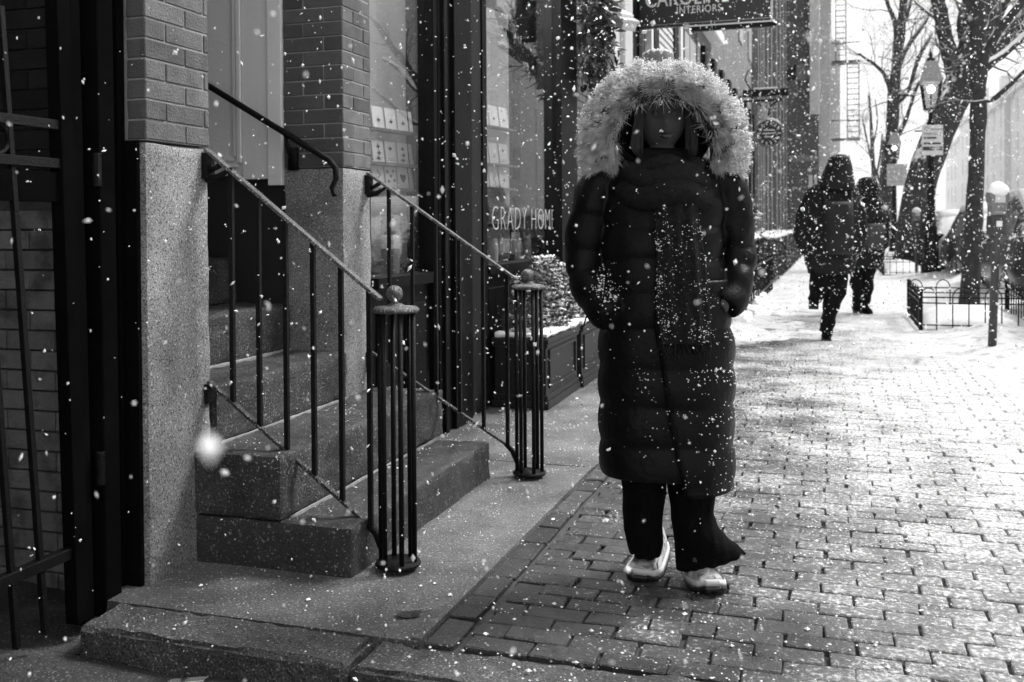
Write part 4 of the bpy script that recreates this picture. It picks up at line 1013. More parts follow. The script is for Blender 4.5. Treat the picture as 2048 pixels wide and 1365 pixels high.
# parking sign on the lamp post
c = px(1865, 286, 20.6); ps = empty('parking_sign', c, rz=YAW-.05, label='white parking sign with printed lines and 488 fixed to lamp post', cat='sign')
MB().box(-.215, .215, -.006, .006, -.31, .31).build('sign_plate', M['sign_white'], ps, bevel=.004)
text('sign_print', 'resident', .08, (-.05, -.0075, .20), (R(90),0,0), 'ink', ps, .0005); text('sign_print', 'PARKING', .085, (-.18, -.0075, .10), (R(90),0,0), 'ink', ps, .0005)
MB().tube([(-.12+.04*math.cos(a), -.008, .235+.04*math.sin(a)) for a in [2*math.pi*i/12 for i in range(13)]], .006, 4).build('sign_emblem', M['ink'], ps)
MB().box(-.18, .08, -.0078, -.0065, .025, .065).box(-.18, .17, -.0078, -.0065, -.09, -.05).build('print_bar', M['ink'], ps)
MB().box(-.20, .20, -.0078, -.0065, -.215, -.135).build('print_bar', M['ink'], ps)
text('sign_print', '488', .11, (-.02, -.0085, -.212), (R(90),0,0), 'letter', ps, .0005)
MB().box(-.05, .05, .007, .12, -.02, .02).build('clamp', M['iron'], ps)
c = px(1794, 355, 36.7); p2 = empty('parking_sign', c, rz=YAW, label='pale blurred sign below the farther gas lamp', cat='sign')
MB().box(-.37, .37, -.01, .01, -.40, .40).build('sign_plate', M['sign_faint'], p2, bevel=.004)
for zz in (.2, .05, -.1, -.25): MB().box(-.28, .22, -.014, -.0115, zz-.03, zz+.03).build('print_bar', M['lamp_roof'], p2)

# ---- parking meters
def meter(u, v, d, lab, lean=0.0):
    b = px(u, v, d); b.z = -.02; e = empty('parking_meter', b, label=lab, cat='parking meter', group='snow capped parking meters'); e.rotation_euler = (0, lean, YAW)
    s = 1.0
    MB().lathe((0,0,0), [(0,-.1),(.036,-.1),(.034,1.0),(.05,1.02),(.05,1.06),(0,1.06)], 14).build('pole', M['meter_pole'], e, True)
    MB().box(-.07,.07,-.05,.05,1.04,1.22).box(-.06,.06,-.06,.06,1.07,1.17).build('coin_box', M['meter_pole'], e, bevel=.012)
    MB().loft([[(x*wd, y*.05, z) for x, y in ((-1,-1),(1,-1),(1,1),(-1,1))] for wd, z in ((.065,1.22),(.068,1.30),(.085,1.36),(.09,1.40),(.07,1.45),(.03,1.475))]).build('meter_head', M['meter_head'], e, bevel=.012)
    MB().box(-.045,.045,-.056,-.05,1.33,1.41).build('display_window', M['pale_glass'], e, bevel=.004)
    MB().box(-.03,.02,-.064,-.059,1.12,1.17).build('label_plate', M['paper'], e)
    MB().box(-.05,.05,-.056,-.05,1.235,1.255).build('coin_slot', M['chrome'], e)
    sm = MB().lathe((0,0,0), [(0,1.385),(.075,1.40),(.092,1.42),(.090,1.45),(.072,1.48),(.045,1.503),(.015,1.515),(0,1.516)], 24); sm.v = [tuple(Vector(p)+Vector((noise.noise(Vector(p)*18),noise.noise(Vector(p)*18+Vector((4,4,4))),noise.noise(Vector(p)*20)))*.014) for p in sm.v]; tag(sm.build('snow_layer', M['snow'], e, True), kind='stuff')
M['meter_pole'] = mat('meter_pole', .03, .045, 20, .5, .4, 60); M['meter_head'] = mat('meter_head', .10, .22, 30, .4, .3, 60)
meter(1984, 708, 8.75, 'snow capped parking meter on grey post in front of tree pit fence', .035)
meter(1833, 560, 21.5, 'smaller snow capped parking meter near the lamp post')

# ---- parked cars
def car(x, y, m, lab, L=4.5, H=1.55, rz=0.0):
    e = empty('parked_car', (x, y, -.16), rz=rz, label=lab, cat='car', group='cars parked along the kerb')
    W = .88
    # stations along the length (front at +y): y, lower z, belt z, top z, half width, top half width
    st = [(-2.22,.42,.78,.80,.70,.62),(-2.15,.30,.92,.96,.80,.70),(-1.95,.26,1.0,1.18,.86,.72),(-1.6,.26,1.02,1.48,W,.66),(-1.0,.26,1.02,H,W,.66),(-.2,.26,1.0,H+.01,W,.66),(.35,.26,.99,H-.06,W,.65),(.85,.26,.98,1.22,W,.70),(1.15,.26,.97,1.03,.87,.74),(1.6,.26,.90,.98,.86,.70),(1.98,.28,.80,.86,.82,.64),(2.2,.36,.68,.72,.72,.55)]
    def ring(s, off=0.0):
        y_, zb, zm, zt, w_, wt = s
        w_ += off; wt += off*.5
        h = [(w_*.93,zb),(w_,zb+.18),(w_*1.01,(zb+zm)/2),(w_*.985,zm-.06),(w_*.95,zm),(wt+.02,zm+(zt-zm)*.85),(wt-.05,zt-.01),(wt*.6,zt+.015)]
        return [(a, y_, b) for a, b in h] + [(-a, y_, b) for a, b in reversed(h)]
    MB().loft([ring(s) for s in st]).build('body', M[m], e, True)
    for s in (-1, 1):
        for (ya, yb) in ((-1.45,-.65),(-.55,.3)):
            def P(y_, f):
                for i in range(len(st)-1):
                    if st[i][0] <= y_ <= st[i+1][0]:
                        t = (y_-st[i][0])/(st[i+1][0]-st[i][0]); q = [a+(b-a)*t for a, b in zip(st[i], st[i+1])]
                w_, zm, wt, zt = q[4]*.95, q[2], q[5]+.02, q[2]+(q[3]-q[2])*.85
                return Vector((s*(w_+(wt-w_)*f+.008), y_, zm+(zt-zm)*f))
            A = [P(ya,.08), P(yb,.08), P(yb-.03,.9), P(ya+.03,.9)]
            MB().add(A+[a-Vector((s*.01,0,0)) for a in A], [(0,1,2,3),(7,6,5,4),(0,4,5,1),(1,5,6,2),(2,6,7,3),(3,7,4,0)]).build('side_window', M['car_glass'], e)
        MB().blob((s*(W+.10), .55, 1.06), (.11,.07,.09)).build('mirror', M['car_dark'], e, True)
        for yw in (-1.38, 1.38):
            wh = MB().loft([[(s*(W-.2), yw+.335*math.cos(a), .335+.335*math.sin(a)) for a in [2*math.pi*k/22 for k in range(22)]], [(s*(W+.015), yw+.335*math.cos(a), .335+.335*math.sin(a)) for a in [2*math.pi*k/22 for k in range(22)]]]).build('wheel', M['rubber'], e)
            MB().loft([[(s*(W+.012), yw+.21*math.cos(a), .335+.21*math.sin(a)) for a in [2*math.pi*k/18 for k in range(18)]], [(s*(W+.025), yw+.19*math.cos(a), .335+.19*math.sin(a)) for a in [2*math.pi*k/18 for k in range(18)]]]).build('rim', M['chrome'], wh)
        MB().box(s*.45-.16, s*.45+.16, 2.10, 2.19, .62, .74).build('headlight', M['pale_glass'], e, bevel=.02)
        MB().box(s*.66-.07, s*.66+.07, -2.19, -2.10, .70, .95).build('tail_light', M['car_glass'], e, bevel=.02)
    MB().add([(-.62,.42,H-.12),(.62,.42,H-.12),(.66,.92,1.08),(-.66,.92,1.08)], [(3,2,1,0)]).build('windscreen', M['car_glass'], e)
    def snowtop(ya, yb, wfac):
        ss = [s for s in st if ya <= s[0] <= yb]; rings = []
        for i, s in enumerate(ss):
            t = s[3]; wt = s[5]*wfac; th = .10 if 0 < i < len(ss)-1 else .02
            rings.append([(-wt,s[0],t-.03),(-wt*.95,s[0],t+th*.7),(-wt*.5,s[0],t+th+.02*rnd.random()),(0,s[0],t+th+.02*rnd.random()),(wt*.5,s[0],t+th),(wt*.95,s[0],t+th*.7),(wt,s[0],t-.03)])
        return MB().loft(rings)
    tag(snowtop(-1.7, .4, 1.0).build('snow_layer', M['snow'], e, True), kind='stuff'); tag(snowtop(1.1, 2.0, 1.15).build('snow_layer', M['snow'], e, True), kind='stuff')
    return e
car(3.15, 11.7, 'car_grey', 'pale snow covered parked car at the right edge, nearest')
car(3.18, 16.9, 'car_dark', 'dark parked car with snowy roof behind the slender tree', H=1.72)
car(3.10, 22.2, 'car_dark', 'dark parked car whose bonnet shows beside the lamp post', H=1.6)
car(3.15, 28.0, 'car_grey', 'grey snowed-up parked car partly behind the lamp post')
car(3.15, 34.5, 'car_grey', 'faint snowy parked car farthest up the kerb')
# ================================================================== THE WALKING WOMAN
WD = 3.14; SC = WD/FP; WB = px(1325, 455, WD); WB.z = 0
wo = empty('person', WB, rz=YAW, label='woman in long dark quilted coat and snowy fur hood walking towards the viewer', cat='person')
def Lw(u, v, y=0.0, u0=1325): return Vector(((u-1024)/FP*(WD+y) - (u0-1024)*SC, y, CAMH-(v-455)/FP*(WD+y)))
def ell(xl, xr, z, hd, yc=0.0, n=40, p=2.4, z2=None):
    xc = (xl+xr)/2; hw = (xr-xl)/2; o = []
    for k in range(n):
        a = 2*math.pi*k/n; c, s = math.cos(a), math.sin(a)
        o.append(Vector((xc + hw*abs(c)**(2/p)*(1 if c > 0 else -1), yc + hd*abs(s)**(2/p)*(1 if s > 0 else -1), z)))
    return o
seams = [395, 455, 520, 588, 655, 731, 806, 882, 962]
def puff(v):
    for a, b in zip(seams[:-1], seams[1:]):
        if a <= v < b: t = (v-a)/(b-a); return (math.sin(math.pi*t)**.55)
    return 0.5
def interp(tab, v):
    for a, b in zip(tab[:-1], tab[1:]):
        if a[0] <= v <= b[0]:
            t = (v-a[0])/(b[0]-a[0]); t = t*t*(3-2*t)*.5 + t*.5; return [p+(q-p)*t for p, q in zip(a[1:], b[1:])]
    return list((tab[0] if v < tab[0][0] else tab[-1])[1:])
PW = .012
def torso_ring(v, grow=0.0, tab=None):
    xl, xr, hd, yc = interp(tab, v); g = PW*(puff(v)-.5) + grow
    r = ell((xl-1325)*SC-g, (xr-1325)*SC+g, CAMH-(v-455)*SC, hd+g, yc)
    return [p + Vector((noise.noise(p*9+Vector((0,0,v*.01))), noise.noise(p*9+Vector((5,0,0))), .5*noise.noise(p*7)))*.007 for p in r]
ttab = [(300,1238,1412,.085,.05),(330,1224,1428,.10,.04),(365,1208,1447,.11,.02),(420,1203,1447,.125,.01),(500,1205,1440,.135,.0),(600,1202,1446,.145,0),(700,1201,1455,.150,0),(800,1200,1456,.155,0),(900,1198,1455,.16,0),(946,1199,1452,.16,0)]
m = MB(); vs_ = [300+6.8*i for i in range(96)]
m.loft([torso_ring(v, 0, ttab) for v in vs_ if v <= 946])
# sleeves
def sleeve(pts, rad):
    P = [Lw(u, v, y) for u, v, y in pts]; n = 46; rings = []; pp = []; rr = []
    for i in range(n):
        f = i/(n-1)*(len(P)-1); k = min(int(f), len(P)-2); t = f-k; t = t*t*(3-2*t)*.4+t*.6
        pp.append(P[k].lerp(P[k+1], t)); rr.append(rad[k]+(rad[k+1]-rad[k])*t)
    for it in range(2): pp = [pp[0]] + [(pp[i-1]+pp[i]*2+pp[i+1])/4 for i in range(1, n-1)] + [pp[-1]]
    rr = [r_ + .008*(abs(math.sin(i*math.pi/7.5))**.6-.5) for i, r_ in enumerate(rr)]
    q = MB().tube(pp, rr, 22); q.v = [tuple(Vector(p)+Vector((noise.noise(Vector(p)*13), noise.noise(Vector(p)*13+Vector((3,3,0))), noise.noise(Vector(p)*11+Vector((0,9,0)))))*.010) for p in q.v]
    return q
sl = sleeve([(1228,352,.02),(1196,375,.02),(1176,430,.01),(1166,500,.03),(1168,550,.02),(1190,600,-.05),(1222,640,-.11)], [.050,.062,.060,.058,.058,.054,.050])
sr = sleeve([(1420,352,.02),(1452,375,.02),(1468,430,.01),(1474,500,.03),(1476,545,.01),(1466,588,-.04),(1446,618,-.085)], [.050,.062,.058,.056,.056,.053,.050])
m.add(sl.v, sl.f); m.add(sr.v, sr.f)
# hood cloth behind the face
hd_ = MB(); hc = Lw(1325, 255, .07)
hoodm = MB()
def hring(y_, rx, rz, zo): return [Lw(1325, 262, 0) + Vector((rx*math.cos(a), y_, rz*math.sin(a)+zo)) for a in [2*math.pi*k/36 for k in range(36)]]
hoodm.loft([hring(-.09,.145,.145,.0), hring(-.06,.148,.15,.0), hring(0,.15,.155,0), hring(.08,.135,.145,0), hring(.14,.10,.11,0), hring(.165,.04,.05,0), hring(.155,.03,.04,0), hring(.12,.09,.10,0), hring(.06,.12,.13,0), hring(0,.132,.138,0), hring(-.06,.132,.134,.0), hring(-.09,.128,.128,.0)], cap=False)
hoodm.loft([hring(.164,.041,.051,0), hring(.1635,.001,.001,0)], cap=False)
coat = m.build('coat', M['coat'], wo, True); fuse(coat, .0065, 1)
hoodm.build('hood', M['coat'], wo, True)
# overlapping front panel: from the placket round to her left side
pm = MB(); outer = []; inner = []
ptab = ttab[:-1] + [(972,1198,1454,.162,0)]
for i in range(58):
    v = 560 + i*(972-560)/57
    r0 = torso_ring(v, .014, ptab); r1 = torso_ring(v, .002, ptab)
    zt = CAMH-(v-455)*SC
    ue = 1302 + max(0,(v-640))*.118
    row = [(p, q) for p, q in zip(r0, r1) if p.y < .05]
    row = [(p, q) for p, q in row if p.x >= (ue-1325)*SC]
    # resample evenly by x along the front, from placket edge to the side
    row.sort(key=lambda t: (t[0].x, t[0].y))
    xe = (ue-1325)*SC; xm = max(p.x for p, q in zip(r0, r1))
    o1 = []; i1 = []
    xl, xr, hd, yc = interp(ptab, v); g = PW*(puff(v)-.5)
    xc = ((xl+xr)/2-1325)*SC; hw = (xr-xl)/2*SC + g
    a0 = math.acos(max(-1, min(1, (xe-xc)/hw)))
    for k in range(26):
        a = -(a0*(1-k/25) - .35*(k/25))
        for lst, gr in ((o1, .013), (i1, .001)):
            c, s = math.cos(a), math.sin(a); edge = .004*math.exp(-k*.8) if gr > .01 else 0
            p = Vector((xc+(hw+gr)*abs(c)**(2/2.4)*(1 if c>0 else -1), (hd+g+gr+edge)*abs(s)**(2/2.4)*(1 if s>0 else -1), zt))
            p += Vector((noise.noise(p*9), noise.noise(p*9+Vector((5,0,0))), .5*noise.noise(p*7)))*.007; lst.append(p)
    outer.append(o1 + i1[::-1])
pm.loft(outer); pn = pm.build('coat_front_panel', M['coat'], wo, True)
# hem cord lines, placket stitching, buckle cord
MB().tube([Lw(1213,520,-.15), Lw(1211,560,-.155), Lw(1206,600,-.17), Lw(1172,635,-.18), Lw(1166,655,-.17)], .0025, 5).build('drawcord', M['cloth'], wo, True)

# body under the clothes: legs, trunk, neck, head with its face, arms and hands
b = MB(); HC = Lw(1324, 240, .02)
rings = []
for i in range(25):
    t = math.pi*(.02+.96*i/24); z = math.cos(t); rr = math.sin(t)**.85
    jaw = 1 - .28*max(0, -z)**1.5; ring = []
    for k in range(32):
        a = 2*math.pi*k/32; x = .078*rr*jaw*math.cos(a); y = .095*rr*math.sin(a)*(1-.12*max(0,-z)); zz = .106*z
        if math.sin(a) < 0: y *= .93
        fr = max(0, -math.sin(a))
        d = 0
        d += .026*math.exp(-(x/.014)**2)*max(0, 1-abs((zz+.022)/.042))*fr if zz < .02 else .012*math.exp(-(x/.01)**2)*max(0,1-abs((zz-.02)/.03))*fr   # nose
        d -= .014*math.exp(-((abs(x)-.030)/.016)**2)*math.exp(-((zz-.008)/.016)**2)*fr    # eye sockets
        d += .006*math.exp(-(x/.024)**2)*(math.exp(-((zz+.058)/.006)**2)+math.exp(-((zz+.070)/.006)**2))*fr   # lips
        d -= .005*math.exp(-(x/.024)**2)*math.exp(-((zz+.064)/.003)**2)*fr
        d += .008*math.exp(-(x/.025)**2)*math.exp(-((zz+.098)/.014)**2)*fr    # chin
        d += .006*math.exp(-((abs(x)-.045)/.02)**2)*math.exp(-((zz+.022)/.02)**2)*fr   # cheeks
        ring.append(HC + Vector((x, y-d, zz)))
    rings.append(ring)
b.loft(rings)
b.tube([Lw(1324,300,.02), Lw(1324,330,.02), Lw(1324,365,.02)], [.05,.05,.06], 14)
b.loft([ell(-.15,.15,1.26,.07,.02,24), ell(-.15,.15,1.1,.09,.02,24), ell(-.12,.12,.95,.08,.02,24), ell(-.15,.15,.80,.10,.02,24), ell(-.12,.12,.70,.09,.02,24)])
for s, pts in ((-1, [(-.075,0,.78),(-.065,.01,.45),(-.052,.045,.10)]), (1, [(.075,0,.78),(.085,-.02,.45),(.10,-.05,.08)])): b.tube(pts, [.085,.058,.04], 14)
for s in (-1, 1):
    A = [Lw(1325+s*105,368,.02), Lw(1325+s*145,500,.03), Lw(1325+s*148,548,.01), Lw(1325+s*112,622,-.10)]; b.tube(A, [.045,.038,.036,.026], 12)
    h0 = A[-1]; dd = Vector((-s*.55, .55, -.6)).normalized(); sd = Vector((1,0,0)); b.tube([h0, h0+dd*.045, h0+dd*.085], [.026,.036,.034], 10, .5)
    for q, ln in enumerate((.062,.072,.068,.052)):
        o = h0+dd*.08+Vector(((q-1.5)*.018,0,0)); b.tube([o, o+dd*ln*.5+Vector((0,.004,0)), o+dd*ln+Vector((0,.014,0))], [.0085,.008,.0065], 8)
    o = h0+dd*.03+Vector((-s*.03,-.01,0)); b.tube([o, o+dd*.03+Vector((-s*.014,-.008,0)), o+dd*.055+Vector((-s*.016,-.012,0))], [.0105,.0095,.0075], 8)
bo = b.build('body', M['skin'], wo, True); fuse(bo, .0048, 1)
for s in (-1, 1):
    MB().lathe((0,0,0), [(0,-.0115),(.008,-.009),(.0115,0),(.008,.009),(0,.0115)], 12).build('eye', M['skin'], wo, True, loc=HC+Vector((s*.030,-.069,.008)))  # skin-toned, standing in for the hood's shade over the eyes
MB().loft([[HC+Vector((x, y, z)) for x, y, z in ((-.024,-.100,-.059),(-.008,-.107,-.0565),(0,-.107,-.058),(.008,-.107,-.0565),(.024,-.100,-.059),(.008,-.107,-.0625),(0,-.108,-.063),(-.008,-.107,-.0625))], [HC+Vector((x, y, z)) for x, y, z in ((-.022,-.096,-.064),(-.008,-.104,-.0655),(0,-.104,-.066),(.008,-.104,-.0655),(.022,-.096,-.064),(.008,-.104,-.073),(0,-.104,-.074),(-.008,-.104,-.073))]]).build('lips', M['leaf'], wo, True)
# hair falling beside the face
hm = MB()
for i in range(130):
    s = rnd.choice((-1,1)); a = rnd.uniform(-.2, 1.0)
    p = HC + Vector((s*(.066+.022*rnd.random()), -.045-.02*rnd.random(), .07*rnd.uniform(.4,1.0))); q = p + Vector((s*rnd.uniform(.0,.022), rnd.uniform(-.02,.02), -.10-.06*rnd.random())); r_ = q + Vector((s*rnd.uniform(-.01,.01), 0, -.07))
    w_ = Vector((.0006,0,0)); hm.add([p-w_, p+w_, q+w_, q-w_, r_], [(0,1,2,3),(3,2,4)])
tag(hm.build('hair', M['hair'], wo), kind='stuff')
# knitted scarf
sc_ = MB()
neck = [Vector((.105*math.cos(a), -.035+.115*math.sin(a), 0)) for a in [2*math.pi*k/28 for k in range(28)]]
for j, (zc, f, rr) in enumerate(((362, 1.0, .040), (394, 1.12, .040), (342, .92, .030))):
    pts = [Vector((p.x*f, (p.y+.03)*f-.03, Lw(0, zc).z + .012*math.sin(3*k*.3+j))) for k, p in enumerate(neck)]; sc_.tube(pts + [pts[0]], rr, 12)
def strip(mb, path, w0, th, n=60, wob=.006):
    rings = []
    for i in range(n):
        f = i/(n-1)*(len(path)-1); k = min(int(f), len(path)-2); t = f-k; c = path[k].lerp(path[k+1], t)
        w_ = w0[k]+(w0[k+1]-w0[k])*t; ring = []
        for q in range(36):
            a = 2*math.pi*q/36; x = math.cos(a)*w_; y = math.sin(a)*th*(1+.45*math.cos(x/.0065)) 
            ring.append(c + Vector((x, y, 0)) + Vector((noise.noise(c*8+Vector((x*10,0,0))), noise.noise(c*9+Vector((x*16,3,0))), 0))*wob)
        rings.append(ring)
    mb.loft(rings)
strip(sc_, [Lw(1350,375,-.14), Lw(1356,460,-.165), Lw(1363,560,-.178), Lw(1368,640,-.185), Lw(1370,690,-.188)], [.062,.070,.076,.080,.076], .020, 110)
scarf = sc_.build('scarf', M['knit'] if 'knit' in M else mat('knit', .028, .014, 60, .95, 1.0, 160, spec=.1), wo, True)
fr_ = MB()
for i in range(26):
    p = Lw(1370, 688, -.188) + Vector((-.075+.006*i, rnd.uniform(-.01,.01), 0)); fr_.tube([p, p+Vector((rnd.gauss(0,.005),0,-.02)), p+Vector((rnd.gauss(0,.009),0,-.04-.01*rnd.random()))], [.0035,.003,.002], 5)
fr_.build('scarf_fringe', scarf.data.materials[0], wo)
# trousers
tr = MB()
def leg(tab, hem_slope=0, y=lambda v: 0):
    rings = []
    for i in range(44):
        v = tab[0][0] + (tab[-1][0]-tab[0][0])*i/43; xl, xr, hd = interp(tab, v)
        r_ = ell((xl-1325)*SC, (xr-1325)*SC, CAMH-(v-455)*SC, hd, y(v), 36, 2.0)
        f = i/43
        r_ = [p + Vector((noise.noise(p*10), noise.noise(p*10+Vector((4,0,0))), 0))*.010 + Vector((0,0,hem_slope*f*f*(p.x-((xl+xr)/2-1325)*SC))) + Vector((0, .006*math.sin(p.x*170)*f, 0)) for p in r_]
        rings.append(r_)
    tr.loft(rings)
leg([(880,1240,1340,.10),(945,1243,1333,.085),(1030,1247,1331,.075),(1065,1252,1330,.075),(1100,1259,1330,.078),(1120,1261,1322,.080)], 0, lambda v: .03+.00012*(v-900))
leg([(880,1320,1430,.10),(970,1331,1428,.085),(1030,1338,1425,.08),(1055,1342,1432,.08),(1085,1345,1452,.08),(1108,1348,1474,.07),(1121,1350,1484,.065)], .26, lambda v: -.01-.00008*(v-900))
tr.build('trousers', M['cloth'], wo, True)
# sneakers
def shoe(loc, rz, pitch, lab):
    e = empty('sneaker', loc, rz, parent=wo); e.rotation_euler = (pitch, 0, rz)
    e['label'] = lab
    st = [(-.150,.018,.030,.020),(-.140,.036,.045,.012),(-.11,.047,.060,.004),(-.07,.052,.068,.0),(-.02,.050,.082,.0),(.03,.045,.105,.0),(.07,.042,.118,.0),(.11,.038,.115,.002),(.135,.028,.090,.008)]
    up = MB().loft([[Vector((w_*c*(1-.28*max(0,s)), y_, zb+.018+(zt-.018)*max(0,s)**.8 if s > 0 else zb+.016)) for c, s in [(math.cos(2*math.pi*k/24), math.sin(2*math.pi*k/24)) for k in range(24)]] for y_, w_, zt, zb in st])
    up.build('upper', M['sneaker'], e, True)
    MB().loft([[Vector(((w_+.007)*c, y_-.004, (zb+.010+.018*(s>0)) )) for c, s in [(math.cos(2*math.pi*k/24), math.sin(2*math.pi*k/24)) for k in range(24)]] for y_, w_, zt, zb in [(-.160,.014,0,.020)]+st]).build('midsole', M['sneaker_sole'], e, True)
    MB().loft([[Vector(((w_+.008)*c, y_-.006, zb+(.000 if s<=0 else .009))) for c, s in [(math.cos(2*math.pi*k/24), math.sin(2*math.pi*k/24)) for k in range(24)]] for y_, w_, zt, zb in [(-.163,.016,0,.018)]+st]).build('outsole', M['rubber'], e, True)
    MB().tube([Vector((.013*math.cos(a), -.159+.004*math.sin(a), .010+.022*max(0,math.sin(a)))) for a in [math.pi*k/12 for k in range(13)]], .006, 8).build('toe_bumper', M['rubber'], e, True)
    MB().loft([[Vector((w_*c, y_, z_+.012*max(0,s))) for c, s in [(math.cos(2*math.pi*k/16), math.sin(2*math.pi*k/16)) for k in range(16)]] for y_, w_, z_ in ((-.075,.018,.066),(-.05,.026,.076),(-.01,.028,.092),(.03,.026,.115),(.05,.02,.128))]).build('tongue', M['sneaker_sole'], e, True)
    for k in range(4):
        y_ = -.055+.022*k; z_ = .080+.0085*k
        MB().tube([(-.032,y_,z_-.012),(-.015,y_-.004,z_+.004),(.015,y_-.002,z_+.005),(.032,y_,z_-.012)], .0032, 6).build('lace', M['paper'], e, True)
    for s in (-1,1): MB().tube([(s*.012,-.04,.098),(s*.038,-.052,.092),(s*.052,-.062,.070)], .003, 6).build('lace', M['paper'], e, True)
    for yy, zz, ww in ((-.128,.034,.036),(-.112,.044,.043),(-.092,.056,.046)):
        MB().tube([(ww*math.cos(a)*(.98-.2*math.sin(a)), yy+.012*math.sin(a), .014+zz*math.sin(a)*.86) for a in [math.pi*k/14 for k in range(15)]], .0022, 5).build('seam_overlay', M['lamp_roof'] if zz < .05 else M['rubber'], e, True)
    for s in (-1,1):
        MB().add([(s*.0495,-.105,.03),(s*.053,-.06,.032),(s*.047,-.05,.058),(s*.044,-.09,.048)], [(0,1,2,3)]).build('side_overlay', M['sneaker_sole'], e)
shoe(Lw(1398,455,.005) - Vector((0,0,CAMH)) + Vector((0,0,.002)), R(3), R(-1), 'sneaker of the leading foot, lit pale grey')
shoe(Lw(1298,455,.125) - Vector((0,0,CAMH)) + Vector((0,0,.004)), R(-20), R(3), 'sneaker of the trailing foot, in darker shade')
# knitted hat top above the hood
ht = MB().lathe((0,0,0), [(0,0),(.05,0),(.055,.012),(.05,.03),(.048,.042),(.03,.052),(0,.053)], 26)
ht.v = [tuple(Vector(p)*(1+.06*math.sin(14*math.atan2(p[1],p[0])))+Vector((0,0,noise.noise(Vector(p)*60)*.004))) for p in ht.v]
ht.build('hat', mat('hat_knit', .22, .30, 60, .95, 1.0, 160, snow=.9, snow_th=.5, snow_scale=80), wo, True, loc=Lw(1317,137,.02))
# fur ruff
fc = Lw(1325, 285, 0)
fpath = [(1212,335,.0),(1204,305,-.03),(1206,262,-.07),(1228,215,-.10),(1268,182,-.12),(1322,170,-.125),(1378,182,-.12),(1424,218,-.10),(1448,265,-.07),(1450,305,-.03),(1442,335,.0)]
FP_ = [Lw(*p) for p in fpath]
core_ = MB().tube(FP_, [.036,.046,.048,.048,.050,.050,.050,.048,.048,.046,.036], 14).build('fur_backing', M['hair'], wo, True)
fur = MB(); ft = MB(); fs = MB(); furm_idx = []
def fur_at(f):
    k = min(int(f), len(FP_)-2); t = f-k; p0 = FP_[max(k-1,0)]; p1 = FP_[k]; p2 = FP_[k+1]; p3 = FP_[min(k+2,len(FP_)-1)]
    return .5*((2*p1)+(p2-p0)*t+(2*p0-5*p1+4*p2-p3)*t*t+(3*p1-p0-3*p2+p3)*t**3), ((p2-p1).normalized())
tufts = []
for i in range(620):
    tufts.append((rnd.uniform(0, len(FP_)-1.001), rnd.uniform(0, 2*math.pi), rnd.gauss(0,.35), rnd.gauss(0,.35), rnd.uniform(.75,1.25)))
for i in range(78000):
    tf = rnd.choice(tufts)
    f = min(max(tf[0]+rnd.gauss(0,.07), 0), len(FP_)-1.001); c, tg = fur_at(f); a = tf[1]+rnd.gauss(0,.16)
    out_ = (c-fc); out_.y = 0; out_.normalize(); fw = Vector((0,-1,0)); out_ = (out_ - tg*out_.dot(tg)).normalized()
    nd = (out_*math.cos(a) + fw*math.sin(a))
    if nd.y > .75: continue
    p = c + nd*.036
    inner_ = math.cos(a) < -.2
    L = (.046 if inner_ else .041)*rnd.uniform(.6,1.2)*tf[4]
    sgn = -1 if c.x < 0 else 1
    drop = max(0, min(1, (1.50-c.z)/.14))
    sweep = out_*(.95 if not inner_ else .55) + nd*.55 + tg*(sgn*.25+tf[2]) + Vector((0,-.25+tf[3]*.6,0)) + Vector((sgn*.10, 0, -.22*drop))
    d1 = (sweep + Vector((rnd.gauss(0,.12), rnd.gauss(0,.12), rnd.gauss(0,.12)))).normalized(); d2 = (d1 + Vector((rnd.gauss(0,.22), rnd.gauss(0,.22), -.22+rnd.gauss(0,.2)))).normalized()
    q = p + d1*L*.55; r_ = q + d2*L*.5; s_ = d1.cross(Vector((rnd.gauss(0,.4),-1,rnd.gauss(0,.4)))).normalized()*rnd.uniform(.0005,.0011); mid = p.lerp(q, .55)
    fur.add([p-s_, p+s_, mid+s_, mid-s_], [(0,1,2,3)]); ft.add([mid-s_, mid+s_, q+s_*.8, q-s_*.8, r_], [(0,1,2,3),(3,2,4)])
    up = out_.z*.9 + 1.0*max(0,out_.x) + .12*max(0,-out_.x) + .35*nd.z - .06
    pr = max(0, up)**1.5
    if rnd.random() < pr*.9 and not inner_ and noise.noise(p*26) > -.3:
        for t_ in range(rnd.choice((1,2,3))): fs.blob(p.lerp(r_, rnd.uniform(.25,.95)) + Vector((rnd.gauss(0,.002), rnd.gauss(0,.002), rnd.gauss(0,.002))), (rnd.uniform(.0014,.0036), rnd.uniform(.0014,.0036), rnd.uniform(.0012,.003)))
        if up > .55 and rnd.random() < .5: fs.blob(p.lerp(r_, rnd.uniform(.1,.75)), (rnd.uniform(.004,.009), rnd.uniform(.004,.008), rnd.uniform(.003,.006)))
tag(fur.build('fur_underfur', mat('fur_root', .03, .07, 30, .8, 0, 10, spec=.15), wo), kind='stuff')
tag(ft.build('fur_trim', mat('fur_tip', .34, .78, 30, .7, 0, 10, spec=.25), wo), kind='stuff'); tag(fs.build('snow_on_fur', M['flake'], wo), kind='stuff')

